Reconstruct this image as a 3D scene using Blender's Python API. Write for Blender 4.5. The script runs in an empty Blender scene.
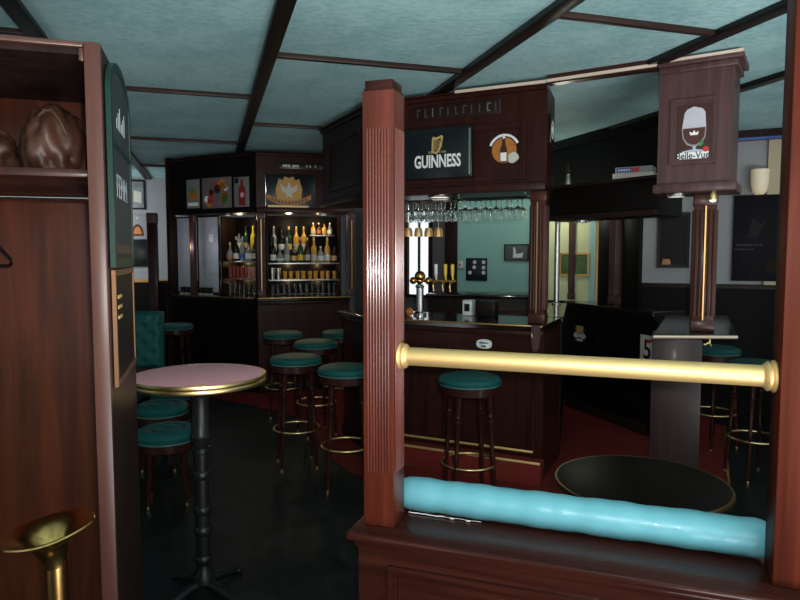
import bpy, bmesh, math, random
from mathutils import Vector, Matrix
random.seed(7)
PI = math.pi
scn = bpy.context.scene
COL = scn.collection

# ------------------------------------------------------------------ camera model (used to measure the room from the photograph)
FOC = 640.0; EYE = 1.6; PITCH = math.atan(45/640)
cp, sp = math.cos(PITCH), math.sin(PITCH)
def ray(px, py):
    a = (px-400)/FOC; b = (300-py)/FOC
    return Vector((a, cp+b*sp, -sp+b*cp))
def at(px, py, Y):
    d = ray(px, py); s = Y/d.y
    return Vector((d.x*s, Y, EYE+d.z*s))
def onz(px, py, z):
    d = ray(px, py); s = (z-EYE)/d.z
    return Vector((d.x*s, d.y*s, z))

class Frame:
    """vertical plane through two floor points: x along it to the right, y behind it, z up"""
    def __init__(s, p0, p1):
        s.o = Vector((p0[0], p0[1], 0)); dd = Vector((p1[0]-p0[0], p1[1]-p0[1], 0))
        s.L = dd.length; s.d = dd/s.L; s.n = Vector((-s.d.y, s.d.x, 0)); s.rz = math.atan2(s.d.y, s.d.x)
    def w(s, x, y=0, z=0): return s.o+s.d*x+s.n*y+Vector((0, 0, z))
    def hit(s, px, py, off=0):
        r = ray(px, py); q = s.o+s.n*off
        t = (q-Vector((0, 0, EYE))).dot(s.n)/r.dot(s.n)
        p = Vector((0, 0, EYE))+r*t
        return (p-s.o).dot(s.d), p.z

# ------------------------------------------------------------------ mesh helpers
class MB:
    def __init__(s): s.bm = bmesh.new()
    def _xf(s, vs, M):
        if M is not None: bmesh.ops.transform(s.bm, matrix=M, verts=vs)
    def box(s, x0, x1, y0, y1, z0, z1, bev=0.0, M=None):
        r = bmesh.ops.create_cube(s.bm, size=1.0); vs = r['verts']
        for v in vs:
            v.co = Vector(((x0+x1)/2+v.co.x*(x1-x0), (y0+y1)/2+v.co.y*(y1-y0), (z0+z1)/2+v.co.z*(z1-z0)))
        if bev > 0:
            es = list({e for v in vs for e in v.link_edges})
            rr = bmesh.ops.bevel(s.bm, geom=vs+es, offset=bev, segments=2, affect='EDGES', profile=0.5)
            vs = list({v for f in rr['faces'] for v in f.verts} | {v for v in vs if v.is_valid})
        s._xf(vs, M); return s
    def prism(s, pts, z0, z1, bev=0.0):
        b = [s.bm.verts.new((p[0], p[1], z0)) for p in pts]; t = [s.bm.verts.new((p[0], p[1], z1)) for p in pts]
        n = len(pts); fs = [s.bm.faces.new(list(reversed(b))), s.bm.faces.new(t)]
        for i in range(n):
            j = (i+1) % n; fs.append(s.bm.faces.new((b[i], b[j], t[j], t[i])))
        bmesh.ops.recalc_face_normals(s.bm, faces=fs)
        if bev > 0:
            bmesh.ops.bevel(s.bm, geom=list({e for f in fs for e in f.edges}), offset=bev, segments=2, affect='EDGES', profile=.5)
        return s
    def plate(s, pts, y0, y1):
        """outline in x,z stood up and given thickness from y0 to y1"""
        a = [s.bm.verts.new((p[0], y0, p[1])) for p in pts]; b = [s.bm.verts.new((p[0], y1, p[1])) for p in pts]
        n = len(pts); fs = [s.bm.faces.new(a), s.bm.faces.new(list(reversed(b)))]
        for i in range(n):
            j = (i+1) % n; fs.append(s.bm.faces.new((a[i], b[i], b[j], a[j])))
        bmesh.ops.recalc_face_normals(s.bm, faces=fs); return s
    def ring_plate(s, outer, inner, y0, y1):
        n = len(outer); V = lambda p, y: s.bm.verts.new((p[0], y, p[1]))
        o0 = [V(p, y0) for p in outer]; i0 = [V(p, y0) for p in inner]; o1 = [V(p, y1) for p in outer]; i1 = [V(p, y1) for p in inner]
        fs = []
        for k in range(n):
            j = (k+1) % n
            fs += [s.bm.faces.new((o0[k], o0[j], i0[j], i0[k])), s.bm.faces.new((o1[j], o1[k], i1[k], i1[j])),
                   s.bm.faces.new((o0[j], o0[k], o1[k], o1[j])), s.bm.faces.new((i0[k], i0[j], i1[j], i1[k]))]
        bmesh.ops.recalc_face_normals(s.bm, faces=fs); return s
    def frame(s, x0, x1, z0, z1, w, y0, y1):
        O = [(x0, z0), (x1, z0), (x1, z1), (x0, z1)]; I = [(x0+w, z0+w), (x1-w, z0+w), (x1-w, z1-w), (x0+w, z1-w)]
        return s.ring_plate(O, I, y0, y1)
    def lathe(s, prof, c=(0, 0, 0), seg=32, M=None, wob=None):
        rows = []; allv = []
        for r, z in prof:
            if r < 1e-5:
                v = s.bm.verts.new((c[0], c[1], c[2]+z)); rows.append([v]); allv.append(v)
            else:
                row = []
                for k in range(seg):
                    a = 2*PI*k/seg; rr = r*(1+(wob(a, z) if wob else 0))
                    v = s.bm.verts.new((c[0]+rr*math.cos(a), c[1]+rr*math.sin(a), c[2]+z)); row.append(v); allv.append(v)
                rows.append(row)
        fs = []
        for A, B in zip(rows, rows[1:]):
            for k in range(seg):
                j = (k+1) % seg
                if len(A) == 1 and len(B) == 1: continue
                if len(A) == 1: fs.append(s.bm.faces.new((A[0], B[j], B[k])))
                elif len(B) == 1: fs.append(s.bm.faces.new((A[k], A[j], B[0])))
                else: fs.append(s.bm.faces.new((A[k], A[j], B[j], B[k])))
        bmesh.ops.recalc_face_normals(s.bm, faces=fs)
        s._xf(allv, M); return s
    def tube(s, pts, r, seg=12, closed=False, cap=True):
        pts = [Vector(p) for p in pts]; n = len(pts); rs = r if isinstance(r, (list, tuple)) else [r]*n
        rows = []; up = None
        for i, p in enumerate(pts):
            if closed: t = pts[(i+1) % n]-pts[i-1]
            else: t = pts[min(i+1, n-1)]-pts[max(i-1, 0)]
            t.normalize()
            if up is None:
                up = Vector((0, 0, 1)) if abs(t.z) < .9 else Vector((1, 0, 0))
            a = t.cross(up)
            if a.length < 1e-6: a = t.cross(Vector((1, 0, 0)))
            a.normalize(); b = t.cross(a); up = -b if False else up
            rows.append([s.bm.verts.new(p+a*rs[i]*math.cos(2*PI*k/seg)+b*rs[i]*math.sin(2*PI*k/seg)) for k in range(seg)])
        fs = []
        rng = range(n) if closed else range(n-1)
        for i in rng:
            A, B = rows[i], rows[(i+1) % n]
            for k in range(seg):
                j = (k+1) % seg; fs.append(s.bm.faces.new((A[k], A[j], B[j], B[k])))
        if cap and not closed:
            fs.append(s.bm.faces.new(list(reversed(rows[0])))); fs.append(s.bm.faces.new(rows[-1]))
        bmesh.ops.recalc_face_normals(s.bm, faces=fs); return s
    def torus(s, c, R, r, seg=40, rs=10):
        return s.tube([(c[0]+R*math.cos(2*PI*k/seg), c[1]+R*math.sin(2*PI*k/seg), c[2]) for k in range(seg)], r, rs, closed=True)
    def ball(s, c, r, sc=(1, 1, 1), u=20, v=12):
        q = bmesh.ops.create_uvsphere(s.bm, u_segments=u, v_segments=v, radius=r)
        for w in q['verts']: w.co = Vector((c[0]+w.co.x*sc[0], c[1]+w.co.y*sc[1], c[2]+w.co.z*sc[2]))
        return s
    def build(s, name, mat, parent=None, smooth=True, angle=40, loc=None, rz=0):
        me = bpy.data.meshes.new(name); s.bm.to_mesh(me); s.bm.free()
        o = bpy.data.objects.new(name, me); COL.objects.link(o)
        me.materials.append(mat)
        if smooth:
            me.polygons.foreach_set('use_smooth', [True]*len(me.polygons))
            try: me.set_sharp_from_angle(angle=math.radians(angle))
            except Exception: pass
        if parent is not None: o.parent = parent
        if loc is not None: o.location = loc
        o.rotation_euler.z = rz
        return o

def tag(o, label=None, cat=None, group=None, kind=None):
    if label: o['label'] = label
    if cat: o['category'] = cat
    if group: o['group'] = group
    if kind: o['kind'] = kind
    return o
def thing(name, label, cat, loc=(0, 0, 0), rz=0, group=None):
    o = bpy.data.objects.new(name, None); COL.objects.link(o); o.empty_display_size = .1
    o.location = loc; o.rotation_euler.z = rz
    return tag(o, label, cat, group)
def copy_tree(o, parent=None):
    c = o.copy(); COL.objects.link(c)
    if parent is not None: c.parent = parent
    for ch in [x for x in o.children]: copy_tree(ch, c)
    return c
def text(name, body, size, mat, parent, x, y, z, bold=0.0, extr=.0015, align='CENTER', sx=1.0, shear=0.0, M=None):
    cu = bpy.data.curves.new(name, 'FONT'); cu.body = body; cu.size = size; cu.extrude = extr; cu.offset = bold
    cu.align_x = align; cu.align_y = 'CENTER'; cu.shear = shear; cu.resolution_u = 3
    t = bpy.data.objects.new(name, cu); COL.objects.link(t)
    bpy.context.view_layer.update()
    dg = bpy.context.evaluated_depsgraph_get()
    me = bpy.data.meshes.new_from_object(t.evaluated_get(dg)); bpy.data.objects.remove(t); bpy.data.curves.remove(cu)
    me.transform(Matrix.Diagonal((sx, 1, 1, 1)))
    me.transform(M if M is not None else Matrix.Translation((x, y, z)) @ Matrix.Rotation(PI/2, 4, 'X'))
    me.materials.clear(); me.materials.append(mat)
    o = bpy.data.objects.new(name, me); COL.objects.link(o); o.parent = parent
    return o

# ------------------------------------------------------------------ materials
def newmat(name):
    m = bpy.data.materials.new(name); m.use_nodes = True
    nt = m.node_tree; b = nt.nodes['Principled BSDF']; return m, nt, b
def plain(name, col, rough=.5, metal=0.0, spec=.5, bump=0.0, bscale=60, var=0.0, coat=0.0, emis=None, estr=0.0, trans=0.0, ior=1.45):
    m, nt, b = newmat(name)
    b.inputs['Base Color'].default_value = (*col, 1); b.inputs['Roughness'].default_value = rough; b.inputs['Metallic'].default_value = metal
    b.inputs['Specular IOR Level'].default_value = spec; b.inputs['Coat Weight'].default_value = coat; b.inputs['IOR'].default_value = ior
    b.inputs['Transmission Weight'].default_value = trans
    if emis: b.inputs['Emission Color'].default_value = (*emis, 1); b.inputs['Emission Strength'].default_value = estr
    if bump > 0 or var > 0:
        tc = nt.nodes.new('ShaderNodeTexCoord'); n = nt.nodes.new('ShaderNodeTexNoise'); n.inputs['Scale'].default_value = bscale
        n.inputs['Detail'].default_value = 4
        nt.links.new(tc.outputs['Object'], n.inputs['Vector'])
        if bump > 0:
            bp = nt.nodes.new('ShaderNodeBump'); bp.inputs['Strength'].default_value = bump; bp.inputs['Distance'].default_value = .01
            nt.links.new(n.outputs['Fac'], bp.inputs['Height']); nt.links.new(bp.outputs['Normal'], b.inputs['Normal'])
        if var > 0:
            mx = nt.nodes.new('ShaderNodeMix'); mx.data_type = 'RGBA'
            mx.inputs['A'].default_value = (*[c*(1-var) for c in col], 1); mx.inputs['B'].default_value = (*[min(1, c*(1+var)) for c in col], 1)
            nt.links.new(n.outputs['Fac'], mx.inputs['Factor']); nt.links.new(mx.outputs['Result'], b.inputs['Base Color'])
    return m
def wood(name, dark, light, axis='z', scale=22, rough=.3, coat=.25, streak=1.0, spec=.22):
    m, nt, b = newmat(name)
    tc = nt.nodes.new('ShaderNodeTexCoord'); mp = nt.nodes.new('ShaderNodeMapping')
    k = {'x': (1.2, scale, scale), 'y': (scale, 1.2, scale), 'z': (scale, scale, 1.2)}[axis]
    mp.inputs['Scale'].default_value = k
    n = nt.nodes.new('ShaderNodeTexNoise'); n.inputs['Scale'].default_value = 1.0; n.inputs['Detail'].default_value = 5; n.inputs['Roughness'].default_value = .6
    n.inputs['Distortion'].default_value = .6
    r = nt.nodes.new('ShaderNodeValToRGB'); r.color_ramp.elements[0].color = (*dark, 1); r.color_ramp.elements[1].color = (*light, 1)
    r.color_ramp.elements[0].position = .5-.22/streak; r.color_ramp.elements[1].position = .5+.22/streak
    nt.links.new(tc.outputs['Object'], mp.inputs['Vector']); nt.links.new(mp.outputs['Vector'], n.inputs['Vector'])
    nt.links.new(n.outputs['Fac'], r.inputs['Fac']); nt.links.new(r.outputs['Color'], b.inputs['Base Color'])
    bp = nt.nodes.new('ShaderNodeBump'); bp.inputs['Strength'].default_value = .08; bp.inputs['Distance'].default_value = .003
    nt.links.new(n.outputs['Fac'], bp.inputs['Height']); nt.links.new(bp.outputs['Normal'], b.inputs['Normal'])
    b.inputs['Roughness'].default_value = rough; b.inputs['Specular IOR Level'].default_value = spec; b.inputs['Coat Weight'].default_value = coat*.3; b.inputs['Coat Roughness'].default_value = .12
    return m
M = {}
M['mahog'] = wood('red_mahogany', (.045, .008, .004), (.135, .024, .011), 'z', 26, .34, .1, spec=.38)
M['reed'] = wood('polished_reeding', (.06, .013, .009), (.15, .034, .022), 'z', 26, .26, .3, spec=.7)
M['mahog_flat'] = wood('red_mahogany_dull', (.04, .007, .003), (.105, .018, .008), 'z', 26, .45, .0, spec=.08)
M['mahog_x'] = wood('red_mahogany_flat', (.022, .005, .0035), (.06, .014, .009), 'x', 26, .25, .35)
M['rack'] = wood('coat_rack_veneer', (.030, .006, .002), (.125, .026, .008), 'z', 18, .30, .0, spec=.35)
M['rack_edge'] = wood('coat_rack_edge', (.055, .017, .011), (.085, .03, .02), 'z', 22, .36, .0, spec=.4)
M['bar'] = wood('bar_wood', (.016, .0045, .003), (.043, .011, .0075), 'z', 24, .34, .1, spec=.14)
M['bar_x'] = wood('bar_wood_flat', (.020, .007, .005), (.05, .015, .011), 'x', 24, .3, .2)
M['col'] = wood('column_wood', (.030, .009, .006), (.075, .022, .015), 'z', 24, .32, .1)
M['pil'] = wood('pillar_wood', (.052, .025, .024), (.098, .050, .048), 'z', 24, .4, .1)
M['dark'] = wood('dark_wood', (.010, .006, .005), (.025, .012, .010), 'z', 20, .42, .05, spec=.12)
M['black_wood'] = plain('black_wood', (.005, .0035, .003), .5, spec=.15, bump=.05, bscale=30)
M['top'] = plain('polished_counter_top', (.012, .008, .007), .12, spec=.5)
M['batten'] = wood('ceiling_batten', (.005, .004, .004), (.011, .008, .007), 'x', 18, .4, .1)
M['batten_brown'] = wood('ceiling_batten_brown', (.02, .010, .008), (.045, .024, .018), 'x', 18, .4, .1)  # browner wood of the thinner cross battens
M['cream'] = plain('cream_strip', (.62, .50, .40), .4)
M['brass'] = plain('brass', (.85, .60, .26), .33, 1.0, bump=.02, bscale=90)
M['brass_satin'] = plain('satin_brass', (.82, .53, .22), .48, .75, bump=.02, bscale=160)
M['old_brass'] = plain('aged_brass', (.55, .31, .10), .22, 1.0, var=.35, bscale=14)
M['gold_edge'] = plain('gilt_edge', (.50, .30, .11), .4, 1.0)
M['dark_brass'] = plain('dark_brass', (.24, .14, .05), .35, 1.0)
M['dull_steel'] = plain('dull_steel', (.10, .09, .085), .5, .6)
M['chrome'] = plain('chrome', (.75, .75, .76), .14, 1.0)
M['steel'] = plain('satin_steel', (.55, .53, .5), .3, 1.0)
M['iron'] = plain('black_cast_iron', (.018, .018, .018), .35, .5, bump=.1, bscale=60)
M['teal'] = plain('teal_vinyl', (.007, .075, .070), .5, spec=.25, bump=.06, bscale=40, var=.1)
M['teal_pipe'] = plain('seat_piping', (.06, .13, .12), .4)
M['bolster'] = plain('light_teal_vinyl', (.135, .385, .45), .36, coat=.1, bump=.22, bscale=26)
M['pink'] = plain('pink_laminate', (.80, .35, .39), .6, spec=.1, var=.08, bscale=200)
M['blacktop'] = plain('black_table_top', (.005, .0035, .003), .35, spec=.06)
M['blackp'] = plain('black_plastic', (.007, .007, .008), .45, spec=.25)
M['signblack'] = plain('sign_black', (.006, .009, .010), .3)
M['white'] = plain('white_print', (.80, .80, .78), .5)
M['whitegloss'] = plain('white_plastic', (.72, .72, .70), .3)
M['cardboard'] = plain('pale_card', (.55, .52, .45), .6)
M['goldprint'] = plain('gold_print', (.62, .42, .15), .4, .3)
M['amber'] = plain('amber_print', (.42, .15, .025), .45, var=.45, bscale=30)
M['orange'] = plain('orange_print', (.55, .16, .03), .45)
M['red'] = plain('red_print', (.50, .03, .03), .45)
M['redcan'] = plain('red_glass', (.22, .03, .025), .25)
M['green'] = plain('green_print', (.05, .22, .06), .5)
M['blue'] = plain('blue_print', (.05, .10, .32), .5)
M['brownprint'] = plain('brown_print', (.05, .015, .010), .35)
M['dgreen'] = plain('green_paint', (.006, .026, .020), .45, spec=.25)
M['slate'] = plain('chalkboard_slate', (.018, .024, .028), .6, var=.3, bscale=12)
M['chalk'] = plain('chalk', (.28, .30, .31), .9)
M['yellow'] = plain('yellow_print', (.75, .50, .06), .3)
M['carpet'] = plain('red_carpet', (.15, .02, .016), .9, spec=.1, bump=.4, bscale=300, var=.25)
M['wall_white'] = plain('white_wall_paint', (.27, .275, .285), .7, var=.04, bscale=6)
M['wall_beige'] = plain('beige_wall_paint', (.50, .42, .28), .7)
M['wall_teal'] = plain('teal_wall_paint', (.19, .37, .325), .7, var=.04, bscale=5)
M['wall_lime'] = plain('lime_wall_paint', (.55, .60, .33), .7, var=.05, bscale=5)
M['wall_dark'] = plain('dark_wainscot', (.004, .003, .003), .6, spec=.12, bump=.05, bscale=30)
M['wall_grey'] = plain('grey_wall_paint', (.09, .09, .10), .7)
M['frost'] = plain('frosted_pane', (.50, .50, .56), .35, var=.18, bscale=9)
M['day'] = plain('daylit_pane', (.8, .85, .9), .4, emis=(.85, .93, 1.0), estr=1.0)
M['lamp'] = plain('lamp_lens', (.9, .9, .85), .3, emis=(1.0, .93, .85), estr=.9)
M['warm_lamp'] = plain('warm_lamp_shade', (.75, .66, .5), .5, emis=(1.0, .72, .4), estr=.12)
M['leather'] = plain('brown_plastic_bag', (.055, .021, .012), .48, bump=.5, bscale=16, var=.3)
M['screen'] = plain('dark_picture', (.008, .007, .007), .5, spec=.15, var=.6, bscale=14)
def glass(name, col, rough=.03):
    m, nt, b = newmat(name)
    b.inputs['Base Color'].default_value = (*col, 1); b.inputs['Transmission Weight'].default_value = 1.0
    b.inputs['Roughness'].default_value = rough; b.inputs['IOR'].default_value = 1.45
    return m
M['glass'] = glass('clear_glass', (.95, .97, .96))
M['greenglass'] = plain('green_bottle_glass', (.02, .07, .03), .1, trans=.3)
M['brownglass'] = plain('brown_bottle_glass', (.06, .02, .006), .1, trans=.3)
M['amberglass'] = plain('amber_lit_glass', (.75, .40, .06), .1, trans=.2)  # amber glass with the golden highlights of warm light put into its colour
M['paleglass'] = plain('pale_bottle_glass', (.42, .45, .44), .08, trans=.45)
M['yellowglass'] = plain('yellow_liqueur', (.85, .68, .05), .12)
M['blackglass'] = plain('black_bottle_glass', (.008, .008, .010), .08)
# teal ceiling cloth: small embossed figure
def ceiling_mat():
    m, nt, b = newmat('teal_ceiling_cloth')
    tc = nt.nodes.new('ShaderNodeTexCoord')
    v = nt.nodes.new('ShaderNodeTexVoronoi'); v.inputs['Scale'].default_value = 26; v.feature = 'F1'
    n = nt.nodes.new('ShaderNodeTexNoise'); n.inputs['Scale'].default_value = 3.0; n.inputs['Detail'].default_value = 6
    nt.links.new(tc.outputs['Object'], v.inputs['Vector']); nt.links.new(tc.outputs['Object'], n.inputs['Vector'])
    ad = nt.nodes.new('ShaderNodeMath'); ad.operation = 'MULTIPLY_ADD'; ad.inputs[1].default_value = .35
    nt.links.new(v.outputs['Distance'], ad.inputs[0]); nt.links.new(n.outputs['Fac'], ad.inputs[2])
    r = nt.nodes.new('ShaderNodeValToRGB'); r.color_ramp.elements[0].position = .35; r.color_ramp.elements[1].position = .85
    r.color_ramp.elements[0].color = (.26, .475, .49, 1); r.color_ramp.elements[1].color = (.42, .655, .66, 1)
    nt.links.new(ad.outputs[0], r.inputs['Fac']); nt.links.new(r.outputs['Color'], b.inputs['Base Color'])
    bp = nt.nodes.new('ShaderNodeBump'); bp.inputs['Strength'].default_value = .35; bp.inputs['Distance'].default_value = .006
    nt.links.new(v.outputs['Distance'], bp.inputs['Height']); nt.links.new(bp.outputs['Normal'], b.inputs['Normal'])
    b.inputs['Roughness'].default_value = .6; b.inputs['Specular IOR Level'].default_value = .25
    return m
M['ceil'] = ceiling_mat()
def floor_mat():
    m, nt, b = newmat('dark_floor_tiles')
    tc = nt.nodes.new('ShaderNodeTexCoord'); mp = nt.nodes.new('ShaderNodeMapping'); mp.inputs['Rotation'].default_value = (0, 0, math.radians(-16.7))
    br = nt.nodes.new('ShaderNodeTexBrick'); br.offset = 0; br.inputs['Scale'].default_value = 1.0
    br.inputs['Brick Width'].default_value = .4; br.inputs['Row Height'].default_value = .4; br.inputs['Mortar Size'].default_value = .004
    br.inputs['Color1'].default_value = (.008, .009, .009, 1); br.inputs['Color2'].default_value = (.010, .0115, .0115, 1); br.inputs['Mortar'].default_value = (.005, .005, .005, 1)
    n = nt.nodes.new('ShaderNodeTexNoise'); n.inputs['Scale'].default_value = 4; n.inputs['Detail'].default_value = 8; n.inputs['Distortion'].default_value = 1.5
    mx = nt.nodes.new('ShaderNodeMix'); mx.data_type = 'RGBA'; mx.blend_type = 'MULTIPLY'; mx.inputs['Factor'].default_value = 1
    r = nt.nodes.new('ShaderNodeValToRGB'); r.color_ramp.elements[0].position = .35; r.color_ramp.elements[1].position = .7
    r.color_ramp.elements[0].color = (.55, .55, .55, 1); r.color_ramp.elements[1].color = (1.5, 1.55, 1.6, 1)
    nt.links.new(tc.outputs['Object'], mp.inputs['Vector']); nt.links.new(mp.outputs['Vector'], br.inputs['Vector']); nt.links.new(mp.outputs['Vector'], n.inputs['Vector'])
    nt.links.new(n.outputs['Fac'], r.inputs['Fac']); nt.links.new(br.outputs['Color'], mx.inputs['A']); nt.links.new(r.outputs['Color'], mx.inputs['B'])
    nt.links.new(mx.outputs['Result'], b.inputs['Base Color']); b.inputs['Roughness'].default_value = .5; b.inputs['Specular IOR Level'].default_value = .2
    return m
M['floor'] = floor_mat()

# ------------------------------------------------------------------ the room
CEIL = 2.8
U = Vector((.958, .287, 0)); V = Vector((-.287, .958, 0)); UA = math.atan2(.287, .958)
def struct(o, **k): o['kind'] = 'structure'; return o
struct(MB().prism([(-8, -3.6), (4.3, -3.6), (4.3, 12.5), (-8, 12.5)], -.1, 0).build('floor', M['floor']))
struct(MB().prism([(-8, -3.6), (4.3, -3.6), (4.3, 12.5), (-8, 12.5)], CEIL, CEIL+.1).build('ceiling', M['ceil']))
def wall(name, p0, p1, z0, z1, mat, t=.1):
    f = Frame(p0, p1)
    return struct(MB().box(0, f.L, 0, t, z0, z1).build(name, mat, loc=f.o, rz=f.rz))
WR = Frame((1.16, 7.85-.45*1.16), (4.25, 7.85-.45*4.25))          # the wall behind the bar on the right
def wr_x(px): return WR.hit(px, 250)[0]
DADO = 1.29
xa, xb = wr_x(541), wr_x(601)
for nm, a, b, mt in (('wall_bar_teal', 0, xa, 'wall_teal'), ('wall_bar_lime', xa, xb, 'wall_lime'), ('wall_right', xb, WR.L, 'wall_white')):
    w0 = WR.w(a); w1 = WR.w(b)
    if nm == 'wall_right':
        wall(nm, w0, w1, DADO, CEIL, M[mt])
        struct(MB().box(a, b, -.012, .1, 0, DADO).build('wall_right_wainscot', M['wall_dark'], loc=WR.o, rz=WR.rz))
        struct(MB().box(a, b, -.035, -.013, DADO-.03, DADO+.02, .004).build('trim_1', M['dark'], loc=WR.o, rz=WR.rz))
    else:
        wall(nm, w0, w1, 0, CEIL, M[mt])
        if 'lime' in nm: struct(MB().box(a+.002, b-.002, -.012, -.001, 0, 1.10).build('wall_bar_wainscot', M['wall_dark'], loc=WR.o, rz=WR.rz))
T1 = Vector((.68, 7.56, 0)); T0 = WR.w(0)
wall('wall_bar_back', (T1.x, T1.y), (T0.x, T0.y), 0, CEIL, M['wall_teal'])
wall('wall_bar_grey', (-.62, 8.75), (T1.x-.003, T1.y), 0, CEIL, M['wall_grey'])
wall('wall_side', (4.25, 5.93), (4.25, -3.6), 0, CEIL, M['wall_white'])
BL = Frame((-7.9, 8.83), (1.3, 11.59))                            # far end wall on the left
def bl(px, py): return BL.hit(px, py)
wall('wall_back', (-7.9, 8.83), (1.3, 11.59), 0, CEIL, M['wall_white'])
xl = bl(60, 200)[0]; xr = bl(172, 200)[0]
struct(MB().box(xl, xr+1.5, -.03, -.002, 0, bl(150, 281)[1]).build('wall_back_wainscot', M['wall_dark'], loc=BL.o, rz=BL.rz))
struct(MB().box(xl, bl(172, 281)[0], -.045, -.031, bl(150, 282)[1], bl(150, 279)[1]).build('trim_2', M['gold_edge'], loc=BL.o, rz=BL.rz))
wall('wall_left', (-7.9, -3.6), (-7.9, 8.82), 0, CEIL, M['wall_white'])
# street wall behind the viewer: two big shop windows with a door between
FW = [(-7.9, -6.6, 0, CEIL), (-6.6, -1.4, 0, .5), (-6.6, -1.4, 2.55, CEIL), (-1.4, -1.0, 0, CEIL), (-1.0, 3.8, 0, .5), (-1.0, 3.8, 2.55, CEIL), (3.8, 4.25, 0, CEIL)]
b = MB()
for x0, x1, z0, z1 in FW: b.box(x0, x1, -3.6, -3.5, z0, z1)
struct(b.build('wall_street', M['wall_beige'], smooth=False))
for k, (x0, x1) in enumerate(((-6.6, -1.4), (-1.0, 3.8))):
    b = MB(); b.frame(x0, x1, .5, 2.55, .08, -3.58, -3.52); b.box((x0+x1)/2-.04, (x0+x1)/2+.04, -3.58, -3.52, .58, 2.47)
    struct(b.build('window_%d' % (k+2), M['dark'], smooth=False))
# ceiling battens, on the room's own grid
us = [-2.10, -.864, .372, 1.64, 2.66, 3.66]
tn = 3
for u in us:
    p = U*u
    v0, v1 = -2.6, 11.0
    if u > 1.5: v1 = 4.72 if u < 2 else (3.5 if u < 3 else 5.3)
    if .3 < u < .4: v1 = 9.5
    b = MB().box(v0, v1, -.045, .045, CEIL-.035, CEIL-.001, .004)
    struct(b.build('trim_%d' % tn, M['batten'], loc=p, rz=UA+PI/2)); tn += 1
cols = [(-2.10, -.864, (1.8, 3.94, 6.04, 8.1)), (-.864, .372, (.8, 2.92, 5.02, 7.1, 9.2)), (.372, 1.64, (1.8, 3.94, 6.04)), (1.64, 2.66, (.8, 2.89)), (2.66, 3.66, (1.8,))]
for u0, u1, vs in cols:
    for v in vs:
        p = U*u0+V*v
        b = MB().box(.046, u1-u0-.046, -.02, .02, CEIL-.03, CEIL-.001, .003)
        struct(b.build('trim_%d' % tn, M['batten_brown'], loc=p, rz=UA)); tn += 1
# red carpet in front of the bar
CARP = [(-2.3, 7.2), (-1.6, 6.75), (-1.0, 6.2), (-.5, 4.85), (-.1, 4.2), (1.1, 3.62), (2.28, 4.36), (3.0, 5.85), (3.0, 6.3), (1.6, 6.95), (0, 7.4), (-2.3, 8.2)]
struct(MB().prism(CARP, .001, .012).build('floor_carpet', M['carpet']))
b = MB(); f = Frame((1.1, 3.62), (2.28, 4.36)); g = Frame((2.28, 4.36), (3.0, 5.85))
b.tube([f.w(0, -.01, .014), f.w(f.L, -.01, .014), g.w(g.L, -.01, .014)], .011, 8)
struct(b.build('trim_%d' % tn, M['brass'])); tn += 1

# ------------------------------------------------------------------ partition in the foreground
PF = Frame((-.023, 2.27), (-.023+.943, 2.27-.334))
def fluted_post(par, x0, x1, y0, y1, z0, z1, fz0, fz1, mat):
    MB().box(x0, x1, y0, y1, z0, z1, .003).build('shaft', mat, par)
    b = MB(); w = x1-x0; n = 8; m = .014
    for k in range(n):                                            # reeds on the front, right and left faces
        c = x0+m+(w-2*m)*(k+.5)/n; r = (w-2*m)/n*.42
        b.tube([(c, y0+.001, fz0), (c, y0-.0015, fz0+.012), (c, y0-.0015, fz1-.012), (c, y0+.001, fz1)], [r*.3, r, r, r*.3], 8)
    d = y1-y0
    for k in range(n):
        c = y0+m+(d-2*m)*(k+.5)/n; r = (d-2*m)/n*.42
        for xx, sgn in ((x1, 1), (x0, -1)):
            b.tube([(xx-.001*sgn, c, fz0), (xx+.0015*sgn, c, fz0+.012), (xx+.0015*sgn, c, fz1-.012), (xx-.001*sgn, c, fz1)], [r*.3, r, r, r*.3], 8)
    return b.build('reeding', M['reed'], par)
LEDGE = .605
t = thing('partition_post', 'free-standing red mahogany post with reeded faces and a square cap', 'post', PF.w(0, 0, LEDGE), PF.rz)
zb = lambda py: at(380, py, 2.29).z-LEDGE
fluted_post(t, -.118, 0, 0, .118, 0, zb(90), zb(474), zb(127), M['mahog'])
b = MB(); b.box(-.114, -.004, .004, .114, zb(90), zb(87), .002); b.box(-.111, -.007, .007, .111, zb(87), zb(79), .004); b.build('cap', M['bar'], t)
t = thing('wall_post', 'tall red mahogany post at the right end of the brass rail', 'post', PF.w(1.215, 0, LEDGE), PF.rz)
MB().box(0, .16, 0, .118, 0, CEIL-LEDGE-.001, .003).build('shaft', M['mahog_flat'], t)
MB().box(.0, .165, .119, .124, 0, CEIL-LEDGE-.001, .002).build('back_board', M['dark'], t)

t = thing('low_partition', 'low mahogany partition with a broad ledge below the brass rail', 'partition', PF.w(0, 0, 0), PF.rz)
MB().box(-.154, 1.55, -.084, .32, LEDGE-.032, LEDGE-.001, .010).build('ledge', M['mahog_x'], t)
MB().box(-.118, 1.52, -.05, .28, 0, LEDGE-.032).build('body', M['mahog_x'], t)
b = MB(); b.box(-.128, 1.53, -.062, -.05, LEDGE-.058, LEDGE-.033, .004); b.box(-.13, -.118, -.06, .28, LEDGE-.058, LEDGE-.033, .004); b.build('cornice', M['mahog_x'], t)
b = MB()
for xa_, xb_ in ((.0, .72), (.80, 1.5)):
    b.frame(xa_, xb_, .12, LEDGE-.112, .022, -.066, -.05); b.frame(xa_+.022, xb_-.022, .142, LEDGE-.134, .012, -.060, -.05)
b.build('panel_moulding', M['mahog_x'], t)
MB().box(-.124, 1.52, -.064, -.05, 0, .09, .004).build('skirting', M['mahog_x'], t)

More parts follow.
